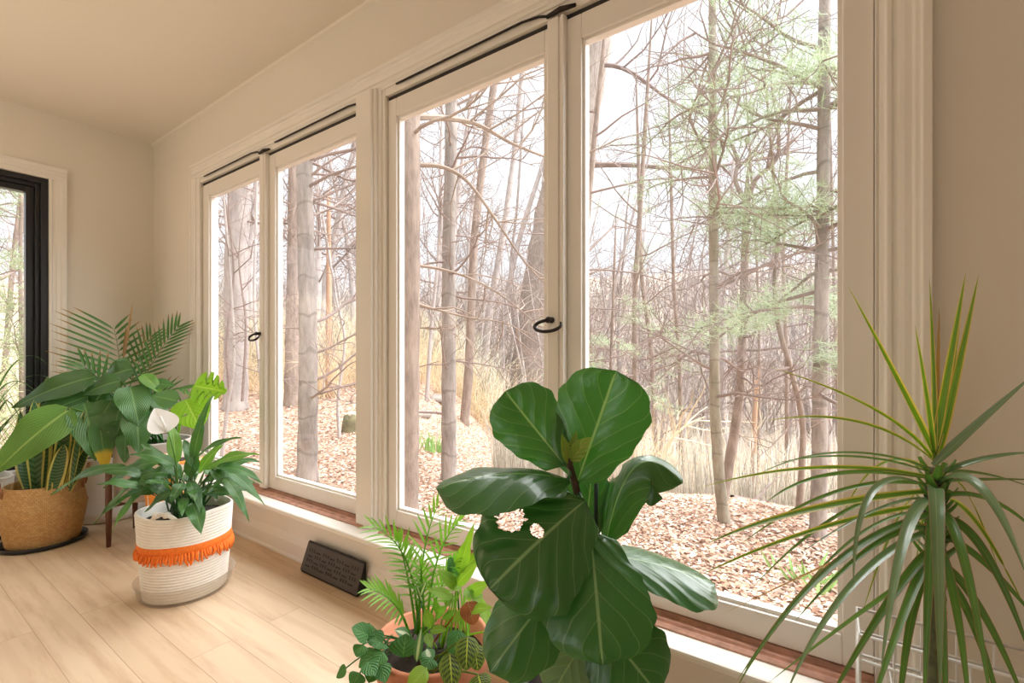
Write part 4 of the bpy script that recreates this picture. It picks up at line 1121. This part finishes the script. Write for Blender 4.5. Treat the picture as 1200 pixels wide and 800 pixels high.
def trunk_tree(label, bark, base_uv, path, w0, w1, nb=10, blen=1.4, top=3.0, seed=1, bz=(.6, 4.5), twig='twig', t0=None, name='tree', cat='tree', lvl=1, den=6, azb=None, green=0, lift=.02, extra=(), droop=0.0, clamp=True):
    """trunk follows pixel path at one depth; w0/w1 are pixel widths at its base and at the frame top"""
    rng = random.Random(seed)
    if t0 is None: b, t0 = hit(*base_uv)
    else: b = dep(base_uv[0], base_uv[1], t0); b.z = gz(b.x, b.y)
    st = math.sqrt(1 + ((base_uv[0] - 600) / F) ** 2)
    pts = [b - Vector((0, 0, .15)), b] + [dep(u, v, t0 + (q[0] if q else 0)) for u, v, *q in path]
    d = (pts[-1] - pts[-2]); d = d.normalized(); pts.append(pts[-1] + d * top)
    P_ = smooth_path(pts, 6); n = len(P_) - 1
    r0, r1 = w0 * t0 / F / 2 / st, w1 * t0 / F / 2 / st
    zb, zt = b.z, pts[-2].z
    def rad(p):
        f_ = (p.z - zb) / max(.1, zt - zb)
        if f_ > 1: return max(.004, r1 * (1 - .8 * (f_ - 1) * (zt - zb) / max(.1, pts[-1].z - zt)))
        return r0 + (r1 - r0) * f_ + r0 * .16 * math.exp(-max(0, f_) * (zt - zb) / .12)
    t = thing(name, label, cat, b)
    mb = MB()
    RR = []
    for i, p in enumerate(P_): RR.append(rad(p) * (1 + .05 * math.sin(i * 2.1 + seed)))
    mb.tube(P_, RR, 14)
    mb.build('trunk', M[bark], t, smooth=True)
    for i in range(nb):
        z = rng.uniform(*bz) + zb; a = min(range(len(P_)), key=lambda k_: abs(P_[k_].z - z)); p = P_[a]
        q = rng.uniform(0, 2 * PI) if azb is None else rng.gauss(azb, .6)
        dv = Vector((math.cos(q), math.sin(q), rng.uniform(-.05, .45) - droop)); L = blen * rng.uniform(.6, 1.3)
        if clamp and p.y + dv.normalized().y * L * 1.2 < .5: dv.y = abs(dv.y)
        mb, bp_ = branch_mb(p, dv, L, min(RR[a] * .45, .008 + .006 * L), rng, lvl, den, .12, lift)
        for k_ in range(len(mb.v)):
            if clamp and mb.v[k_][1] < .35: mb.v[k_] = Vector((mb.v[k_][0], .35 + .1 * (mb.v[k_][1] - .35) * 0, mb.v[k_][2]))
        bo = mb.build('branch', M[twig], t)
        if green and z > zb + green[0] and rng.random() < green[1]:
            mb = MB(); needles(mb, bp_, rng, green[2]); mb.build('needles', M['needle'], bo)
    for pth, pw in extra:
        pp = smooth_path([dep(u, v, t0 + o_) for u, v, o_ in pth], 5); L = sum((pp[i + 1] - pp[i]).length for i in range(len(pp) - 1))
        mb, _ = branch_mb(None, None, L, pw * t0 / F / 2, rng, 1, 9, pts=pp)
        mb.v = [Vector((q[0], max(.4, q[1]), q[2])) for q in mb.v]
        mb.build('branch', M[twig], t)
    return t

# --- left pair of panes
trunk_tree('straight grey pine trunk with whorl scars, close outside the second pane from the left', 'bark_pine', (360, 566), [(361, 480), (361, 380), (358, 270), (357, 170), (358, 60)], 25, 17, 16, 1.1, 3.5, 101, (.7, 3.8), azb=None,
           extra=[([(360, 292, 0), (390, 291, .1), (425, 292, .2), (470, 300, .5)], 4), ([(359, 210, 0), (385, 190, 0), (415, 176, .1), (460, 170, .2)], 3), ([(358, 386, 0), (335, 384, -.1), (300, 392, -.2), (255, 400, -.3)], 2.6)])
trunk_tree('broad pale trunk standing behind the straight pine at left', 'bark_brown', (342, 476), [(343, 400), (345, 300), (346, 180), (347, 60)], 19, 15, 8, 2.0, 5, 102, (2.5, 8), lvl=1)
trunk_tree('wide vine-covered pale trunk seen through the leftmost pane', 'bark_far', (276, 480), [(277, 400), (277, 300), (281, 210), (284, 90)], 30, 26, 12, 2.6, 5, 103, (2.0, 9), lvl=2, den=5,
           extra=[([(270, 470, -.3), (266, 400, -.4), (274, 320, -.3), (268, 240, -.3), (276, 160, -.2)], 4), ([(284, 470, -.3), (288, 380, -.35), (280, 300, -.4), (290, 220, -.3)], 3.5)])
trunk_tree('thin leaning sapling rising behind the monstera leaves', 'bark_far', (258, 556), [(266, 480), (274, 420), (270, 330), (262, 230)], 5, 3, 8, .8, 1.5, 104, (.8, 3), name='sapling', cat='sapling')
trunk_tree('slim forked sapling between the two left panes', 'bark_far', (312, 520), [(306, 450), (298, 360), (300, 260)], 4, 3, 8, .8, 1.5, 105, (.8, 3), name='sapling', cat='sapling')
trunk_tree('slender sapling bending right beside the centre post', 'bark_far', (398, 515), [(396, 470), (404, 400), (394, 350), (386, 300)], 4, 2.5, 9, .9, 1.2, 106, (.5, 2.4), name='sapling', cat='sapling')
# --- third pane
trunk_tree('rough brown trunk at the left edge of the third pane', 'bark_brown', (478, 612), [(479, 520), (480, 400), (481, 260), (481, 140), (481, 20)], 25, 22, 6, 1.2, 4, 107, (2.5, 5), 'limb',
           extra=[([(484, 137, 0), (520, 138, .2), (560, 146, .4), (600, 168, .6), (640, 184, .8), (690, 200, 1.1)], 8), ([(484, 193, 0), (520, 196, .1), (550, 215, .2), (584, 262, .3), (612, 303, .4), (650, 345, .5)], 6), ([(482, 310, 0), (520, 316, .1), (560, 330, .2), (600, 355, .3), (642, 392, .4)], 4.5), ([(482, 354, 0), (510, 362, .1), (550, 372, .2), (590, 378, .3), (640, 400, .3)], 4), ([(482, 384, 0), (505, 384, .05), (533, 386, .1)], 4)])
trunk_tree('straight grey trunk in the middle of the third pane', 'bark_pine', (526, 566), [(526, 500), (526, 400), (526, 290), (528, 200), (529, 110), (530, 0)], 18, 13, 14, .9, 3, 108, (.6, 3.9), 'twig', lvl=1, den=5,
           extra=[([(527, 422, 0), (560, 426, .1), (605, 434, .2)], 3.2), ([(528, 184, 0), (560, 172, .1), (600, 190, .2)], 2.6), ([(528, 275, 0), (560, 280, .2), (610, 300, .4)], 2.6)])
trunk_tree('slim brown trunk behind and right of the grey trunk in the third pane', 'bark_brown', (544, 497), [(549, 440), (552, 370), (556, 280), (566, 190), (580, 90)], 11, 8, 12, 1.4, 3, 109, (1.5, 6), 'twig', lvl=2, den=4)
trunk_tree('huge furrowed oak trunk leaning right behind the middle of the windows', 'bark_oak', (622, 478), [(629, 420), (640, 330), (656, 240), (676, 140), (694, 40)], 60, 48, 8, 4.0, 7, 110, (6, 12), 'twig', lvl=2, den=6, extra=[([(676, 76, -.5), (730, 80, -.8), (790, 120, -1.1), (845, 142, -1.2)], 6), ([(670, 194, -.5), (730, 193, -.9), (800, 197, -1.2), (860, 192, -1.4), (950, 172, -1.6)], 7)])
for i, (u, v, pa, w) in enumerate([(500, 470, [(506, 380), (516, 280), (528, 160)], 5), (566, 462, [(572, 380), (590, 270), (604, 170), (612, 80)], 9), (588, 458, [(590, 380), (606, 290), (640, 180)], 8), (608, 462, [(604, 400), (598, 320), (606, 240), (612, 150)], 4)]):
    trunk_tree(['thin bare sapling between the two leftmost trunks of the third pane', 'slim pale tree leaning right, just left of the oak', 'slim tree crossing in front of the oak and leaning hard right', 'spindly sapling standing close against the oak'][i], 'bark_far', (u, v), pa, w, w * .6, 9, 1.6, 2.5, 120 + i, (1.5, 6), 'twig', name='sapling' if w < 6 else 'tree', cat='sapling' if w < 6 else 'tree', lvl=1, den=6)
# --- right pane
trunk_tree('ringed grey trunk of the twin-stemmed pair in the right pane', 'bark_birch', (849, 616), [(843, 560), (838, 480), (837, 380), (836, 250), (835, 120), (835, -30)], 14, 8.5, 26, 1.0, 2.5, 130, (.9, 3.6), 'twig', lvl=1, den=7, green=(2.2, .35, 70), lift=.0)
trunk_tree('brown forked trunk touching the ringed grey one at its foot in the right pane', 'bark_brown', (846, 590), [(855, 540), (866, 470), (871, 380), (873, 300), (875, 236)], 13, 9, 6, .9, .3, 131, (.9, 2.2), 'twig', extra=[([(875, 240, 0), (862, 212, .05), (864, 186, .1), (850, 150, .1), (848, 100, .1), (830, 20, .1)], 6.5), ([(875, 240, 0), (886, 210, -.05), (910, 186, -.1), (912, 150, -.1), (904, 100, -.1), (900, 20, -.1)], 6.5)])
trunk_tree('pine trunk with soft green boughs at the right edge of the right pane', 'bark_pine', (958, 634), [(960, 560), (961, 460), (963, 340), (965, 200), (966, 60), (967, -40)], 21, 14, 34, .95, 3.0, 132, (1.0, 3.4), 'twig', lvl=1, den=6, green=(1.1, .8, 150), lift=-.02, droop=.12)
trunk_tree('crooked thin brown tree left of the pine in the right pane', 'bark_brown', (936, 606), [(940, 540), (940, 490), (926, 430), (912, 380), (908, 330), (912, 270), (906, 200)], 9, 4, 10, .9, 1.5, 133, (1, 3.4), 'twig')
trunk_tree('dark slender tree beyond the fig at the left of the right pane', 'bark_brown', (668, 470), [(674, 400), (684, 300), (694, 190), (704, 90)], 9, 6, 12, 1.6, 3, 134, (1.5, 6.5), 'twig', lvl=2, den=4, t0=7.5)
trunk_tree('mossy green-tinged tree on the slope in the right pane, left of the twin stems', 'bark_brown', (738, 545), [(744, 440), (744, 350), (750, 250), (756, 150)], 8, 5, 14, 1.8, 3, 135, (2, 8), 'twig', lvl=2, den=4, t0=10, green=(2, .6, 90))
trunk_tree('small pine with feathery pale green boughs low in the right pane', 'bark_brown', (716, 520), [(716, 440), (718, 370), (720, 310)], 5, 3, 16, 1.5, 1.0, 136, (1.2, 4.2), 'twig', lvl=1, den=6, t0=8.5, green=(.8, .95, 130), lift=-.02)
for i, (u, t0_, pa, w, lb) in enumerate([(800, 12, [(796, 420), (790, 340), (786, 200)], 6, 'thin bare tree on the slope just left of the twin stems'), (886, 9, [(890, 450), (888, 330), (880, 200)], 4.5, 'thin bare stem between the twin stems and the crooked tree'), (922, 11, [(922, 430), (918, 300), (924, 160)], 6, 'bare tree behind the crooked thin tree'), (984, 6, [(982, 480), (978, 350), (974, 200)], 6, 'slim stem right of the pine at the edge of the glass'), (770, 15, [(764, 420), (752, 320), (748, 180)], 7, 'leaning bare tree halfway down the slope in the right pane')]):
    trunk_tree(lb, 'bark_brown', (u, 520), pa, w, w * .6, 10, 1.5, 3, 140 + i, (2, 7), 'twig', t0=t0_, lvl=1, den=6)
# split snag, fallen branch, mossy stump, stones
p0 = dep(880, 532, 8.0); p0.z = gz(p0.x, p0.y)
t = thing('snag', 'split orange-brown dead stump standing on the slope right of the twin stems', 'dead tree', p0)
tp0 = dep(886, 445, 8.0); mb = MB(); pp = smooth_path([p0 - Vector((0, 0, .2)), p0, p0.lerp(tp0, .5), tp0], 4)
mb.tube(pp, [.075 * (1 - .75 * (i / (len(pp) - 1)) ** 2) for i in range(len(pp))], 9); mb.build('trunk', M['bark_snag'], t, smooth=True)
mb = MB(); mb.tube([p0.lerp(tp0, .7), tp0 + Vector((.05, 0, .25))], [.035, .004], 5); mb.build('splinter', M['bark_snag'], t)
p0 = dep(386, 300, 9.0)
t = thing('snag', 'broken orange trunk top right of the straight pine in the second pane', 'dead tree', Vector((p0.x, p0.y, gz(p0.x, p0.y))))
mb = MB(); q0 = Vector((p0.x, p0.y, gz(p0.x, p0.y) - .2)); q1 = dep(385, 226, 9.0); pp = smooth_path([q0, q0.lerp(q1, .5), q1], 5)
mb.tube(pp, [.075 - .04 * i / (len(pp) - 1) for i in range(len(pp))], 8); mb.build('trunk', M['bark_snag'], t, smooth=True)
mb = MB(); mb.tube([q1 - Vector((0, 0, .3)), q1 + Vector((.06, 0, .15))], [.03, .005], 5); mb.build('splinter', M['bark_snag'], t)
a, ta = hit(858, 586); b = dep(935, 540, ta + .9); b.z = gz(b.x, b.y) + .12
t = thing('fallen_branch', 'fallen branch lying on the leaves right of the twin stems', 'branch', a)
mb, _ = branch_mb(None, None, 1.2, .028, random.Random(5), 0, 6, pts=smooth_path([a + Vector((0, 0, .03)), a.lerp(b, .4) + Vector((0, 0, .04)), b], 5)); mb.build('limb', M['twig'], t)
a, ta = hit(775, 520)
t = thing('fallen_branch', 'bent dead branch arching up from the brush left of the twin stems', 'branch', a)
mb, _ = branch_mb(None, None, 1.6, .03, random.Random(6), 0, 8, pts=smooth_path([dep(778, 536, 6.2), dep(786, 515, 6.2), dep(805, 498, 6.2), dep(826, 488, 6.2)], 5)); mb.build('limb', M['twig_warm'], t)
a, ta = hit(410, 508)
t = thing('stump', 'low mossy stump on the leaves beside the centre post', 'stump', a); rr = random.Random(3)
MB().lathe([(.13, -.05), (.115, .05), (.10, .16), (.085, .22), (.04, .24), (.001, .21)], 14, a, lambda an, x, y, z: (x * (1 + .18 * math.sin(3 * an)), y * (1 + .15 * math.cos(2 * an)), z + .03 * math.sin(2 * an + 1) * (z > .1))).build('stump_wood', M['moss'], t, smooth=True)
def rock(uv, r, label, seed):
    a, ta = hit(*uv); rr = random.Random(seed); mb = MB()
    ph = [rr.uniform(0, 6) for _ in range(4)]
    mb.lathe([(r * math.sin(PI * i / 8) + .001, r * .45 * -math.cos(PI * i / 8) + r * .15) for i in range(9)], 14, a, lambda an, x, y, z: (x * (1 + .2 * math.sin(2 * an + ph[0])), y * (1 + .2 * math.cos(3 * an + ph[1])), z * (1 + .15 * math.sin(an + ph[2]))))
    o = mb.build('stone', M['stone'], None, smooth=True, loc=a); setp(o, label, 'stone')
rock((514, 470), .22, 'grey stone on the leaves behind the grey trunk in the third pane', 1)
rock((494, 488), .16, 'flat stone at the right of the rough brown trunk', 2)
# daffodils
def daff(uv, n, h, label, flowers, seed):
    a, ta = hit(*uv); t = thing('daffodil_clump', label, 'daffodils', a); rr = random.Random(seed); mb = MB()
    for i in range(n):
        b = a + Vector((rr.gauss(0, .10), rr.gauss(0, .08), -.02)); b.z = gz(b.x, b.y) - .01
        q = rr.uniform(0, 6.28); tip = b + Vector((math.cos(q) * .08, math.sin(q) * .08, h * rr.uniform(.6, 1.1)))
        leaf(mb, b, tip, facing(b), .016, w_strap, 6, 2, .06, .2)
    mb.build('leaf_tuft', M['daffleaf'], t, smooth=True)
    for i in range(flowers):
        b = a + Vector((rr.gauss(0, .12), rr.gauss(0, .08), h * rr.uniform(.6, .95))); mb = MB()
        mb.lathe([(.001, -.01), (.012, 0), (.016, .022), (.012, .02), (.001, .002)], 8, b)
        for k_ in range(6):
            q = k_ * PI / 3; leaf(mb, b, b + Vector((math.cos(q) * .03, math.sin(q) * .03, .004)), (0, 0, 1), .022, w_round, 4, 2, .0, .1)
        mb.build('bloom', M['daffbloom'], t, smooth=True)
daff((508, 530), 60, .24, 'clump of fresh green daffodil leaves between the first two trunks of the third pane', 0, 1)
daff((706, 548), 70, .26, 'daffodil clump with yellow blooms just right of the fig', 6, 2)
daff((722, 540), 40, .24, 'smaller daffodil clump behind the blooming one right of the fig', 1, 3)
daff((955, 690), 30, .14, 'little green sprouts outside the right end of the glass', 0, 4)
daff((820, 573), 10, .10, 'tiny green sprout on the leaves left of the twin stems', 0, 5)

# ------------------------------------------------------------------ shrubs and the woods behind: one of each kind, then copies
def shrub_mesh(seed, n, h, mat, name):
    rng = random.Random(seed); mb = MB()
    for i in range(n):
        q = rng.uniform(0, 2 * PI); d = Vector((math.cos(q) * rng.uniform(.1, .7), math.sin(q) * rng.uniform(.1, .7), 1))
        pts = walk((rng.gauss(0, .1), rng.gauss(0, .1), -.05), d, h * rng.uniform(.5, 1.1), 6, rng, .13, -.015)
        mb.tube(pts, [.007 * (1 - .8 * k_ / 6) for k_ in range(7)], 4, cap=False)
        twigs(mb, pts, .006, h * .5, 0, rng, 7, 3, .02)
    return mb
protoS = []
for k_ in range(3):
    o = shrub_mesh(300 + k_, 46, 1.7, None, None).build('shrub', M['twig_warm'], None, loc=(0, 0, 0)); protoS.append(o)
rng = random.Random(77); first = [True] * 3
spots = [(760, 7.2), (735, 7.8), (790, 8.6), (820, 10), (700, 9), (690, 7.5), (860, 8.5), (905, 9), (940, 8), (970, 7.6), (840, 12), (770, 12)]
for i, (u, tt) in enumerate(spots):
    k_ = i % 3; o = protoS[k_] if first[k_] else protoS[k_].copy()
    if not first[k_]: COL.objects.link(o)
    first[k_] = False
    p = dep(u, 414, tt); o.location = (p.x, p.y, gz(p.x, p.y)); o.rotation_euler = (0, 0, rng.uniform(0, 6.28)); s_ = rng.uniform(.8, 1.2); o.scale = (s_, s_, s_)
    setp(o, 'rounded shrub of thin tan stems on the slope beyond the right pane', 'shrub', 'tan shrubs on the slope outside the right pane')
for i, (u, tt) in enumerate([(258, 9), (290, 10), (315, 9.5), (335, 11), (385, 9), (405, 10), (470, 9.5), (500, 11), (515, 10), (560, 11.5), (580, 12), (540, 13), (600, 11), (660, 10)]):
    o = protoS[i % 3].copy(); COL.objects.link(o)
    p = dep(u, 414, tt); o.location = (p.x, p.y, gz(p.x, p.y)); o.rotation_euler = (0, 0, rng.uniform(0, 6.28)); s_ = rng.uniform(.8, 1.3); o.scale = (s_, s_, s_)
    setp(o, 'thin-stemmed tan shrub at the edge of the thicket beyond the leaf litter at left', 'shrub', 'tan shrubs along the thicket at left')
def wood_tree(seed, h, r, name='tree'):
    rng = random.Random(seed); t = empty(name, (0, 0, 0)); mb = MB()
    pts = walk((0, 0, -.3), (rng.gauss(0, .08), rng.gauss(0, .08), 1), h, 12, rng, .035, .0)
    mb.tube(pts, [r * (1 - .85 * (i / 12) ** 1.2) for i in range(13)], 8, cap=False)
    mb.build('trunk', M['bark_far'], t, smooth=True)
    mb = MB()
    for i in range(17):
        f_ = rng.uniform(.22, .98) * 12; a = min(11, int(f_)); p = pts[a].lerp(pts[a + 1], f_ - a); q = rng.uniform(0, 2 * PI)
        L = h * .22 * (1.15 - f_ / 12) * rng.uniform(.7, 1.3) + .5
        b_ = walk(p, (math.cos(q), math.sin(q), rng.uniform(.25, .9)), L, 6, rng, .16, .06)
        rr_ = r * .34 * (1.1 - f_ / 12); mb.tube(b_, [max(.006, rr_ * (1 - .8 * k_ / 6)) for k_ in range(7)], 4, cap=False)
        twigs(mb, b_, rr_, L, 1, rng, 6, 3, .05)
    mb.build('crown', M['twig'], t)
    return t
protoT = [wood_tree(400 + i, [11, 13, 9, 14, 7][i], [.10, .14, .07, .17, .045][i]) for i in range(5)]
rng = random.Random(55); used = [False] * 5
def place(k_, p, label, group, s_):
    o = protoT[k_] if not used[k_] else copy_tree(protoT[k_])
    used[k_] = True
    o.location = (p[0], p[1], gz(p[0], p[1])); o.rotation_euler = (0, 0, rng.uniform(0, 6.28)); o.scale = (s_, s_, s_)
    setp(o, label, 'tree', group)
n_ = 0; placed = []
while n_ < 150:
    az_ = math.radians(rng.uniform(-9, 71)); d_ = 13 * (62 / 13) ** rng.uniform(0, 1)
    x, y = ang_pos(az_, d_)
    if any((x - a) ** 2 + (y - b) ** 2 < 1.0 for a, b in placed): continue
    placed.append((x, y)); n_ += 1
    rgt = az_ < math.radians(28)
    place(rng.choice([0, 1, 2, 3, 4, 4, 2]), (x, y), 'bare grey tree among many on the far slope beyond the right pane' if rgt else 'bare grey tree among many in the woods beyond the left panes', 'bare trees on the far slope' if rgt else 'bare trees in the left woods', rng.uniform(.75, 1.25))
trunk_tree('budding green-tinged tree close outside the black-framed window', 'bark_brown', (26, 560), [(25, 400), (24, 300), (26, 200)], 7, 5, 22, .9, 1.5, 160, (.6, 3.4), 'twig', t0=4.6, lvl=1, den=7, green=(.6, .9, 90), clamp=False)
trunk_tree('leaning tree farther out behind the black-framed window', 'bark_brown', (2, 560), [(8, 400), (16, 300), (26, 220)], 9, 6, 14, 1.4, 2, 161, (1, 5), 'twig', t0=6.5, lvl=1, den=7, clamp=False)
# trees outside the black framed window
for i, (x, y, k_) in enumerate([(-7.2, -.7, 2), (-9.5, -1.6, 0), (-8.2, .3, 4), (-12, -.4, 1), (-11, 1.0, 4)]):
    place(k_, (x, y), 'bare tree seen through the black-framed window at left', 'bare trees outside the left window', 1.0)
protoG = shrub_mesh(320, 60, 2.0, None, None).build('shrub', M['twig_green'], None, loc=(0, 0, 0))
for i, (x, y) in enumerate([(-6.4, -.9), (-6.8, -.1), (-8.5, -.9)]):
    o = protoG if i == 0 else protoG.copy()
    if i: COL.objects.link(o)
    o.location = (x, y, gz(x, y)); o.rotation_euler = (0, 0, i * 2.0)
    setp(o, 'pale green budding shrub outside the black-framed window at left', 'shrub', 'shrubs outside the left window')
# ================================================================== LIGHT AND CAMERA
wd = bpy.data.worlds.new('overcast_sky'); SC.world = wd; wd.use_nodes = True
bg = wd.node_tree.nodes.get('Background') or wd.node_tree.nodes.new('ShaderNodeBackground')
bg.inputs[0].default_value = (.94, .955, 1.0, 1); bg.inputs[1].default_value = SKY = 1.3
out = wd.node_tree.nodes.get('World Output') or wd.node_tree.nodes.new('ShaderNodeOutputWorld')
wd.node_tree.links.new(bg.outputs[0], out.inputs[0])
def light(name, typ, loc, energy, col, target=None, **kw):
    l = bpy.data.lights.new(name, typ); l.energy = energy; l.color = col
    for k_, v_ in kw.items(): setattr(l, k_, v_)
    o = bpy.data.objects.new(name, l); o.location = loc; COL.objects.link(o)
    if target is not None: o.rotation_euler = (Vector(target) - Vector(loc)).to_track_quat('-Z', 'Y').to_euler()
    return o
# thin-cloud sun, very soft
light('soft_sun', 'SUN', (7, 15, 22), 18, (1.0, .995, .985), (-1.2, 0, 0), angle=math.radians(110))
# added fills, unseen: one in the rear opening, one warm disc facing the ceiling
light('rear_fill', 'AREA', (-.6, YB - .1, 1.5), 5, (1.0, .94, .86), (-1.0, 0, 1.2), shape='RECTANGLE', size=2.0, size_y=1.2)
light('warm_fill', 'AREA', (-2.5, -2.5, 1.5), 24, (1.0, .89, .71), (-2.5, -2.5, 3), shape='DISK', size=.45)
cam = bpy.data.cameras.new('camera'); co = bpy.data.objects.new('camera', cam); COL.objects.link(co)
cam.sensor_fit = 'HORIZONTAL'; cam.sensor_width = 36; cam.lens = 36 * F / 1200
cam.shift_y = (CY - 400) / 1200
cam.clip_start = .02; cam.clip_end = 500
co.location = (0, -D, H); co.rotation_euler = (PI / 2, 0, TH)
SC.camera = co
SC.view_settings.view_transform = 'Standard'; SC.view_settings.look = 'None'; SC.view_settings.gamma = 1; SC.view_settings.use_curve_mapping = False
SC.view_settings.exposure = 0.0
SC.cycles.use_denoising = True
SC.cycles.max_bounces = 10; SC.cycles.transparent_max_bounces = 24; SC.cycles.diffuse_bounces = 6; SC.cycles.caustics_reflective = False; SC.cycles.caustics_refractive = False
SC.cycles.sample_clamp_indirect = 6
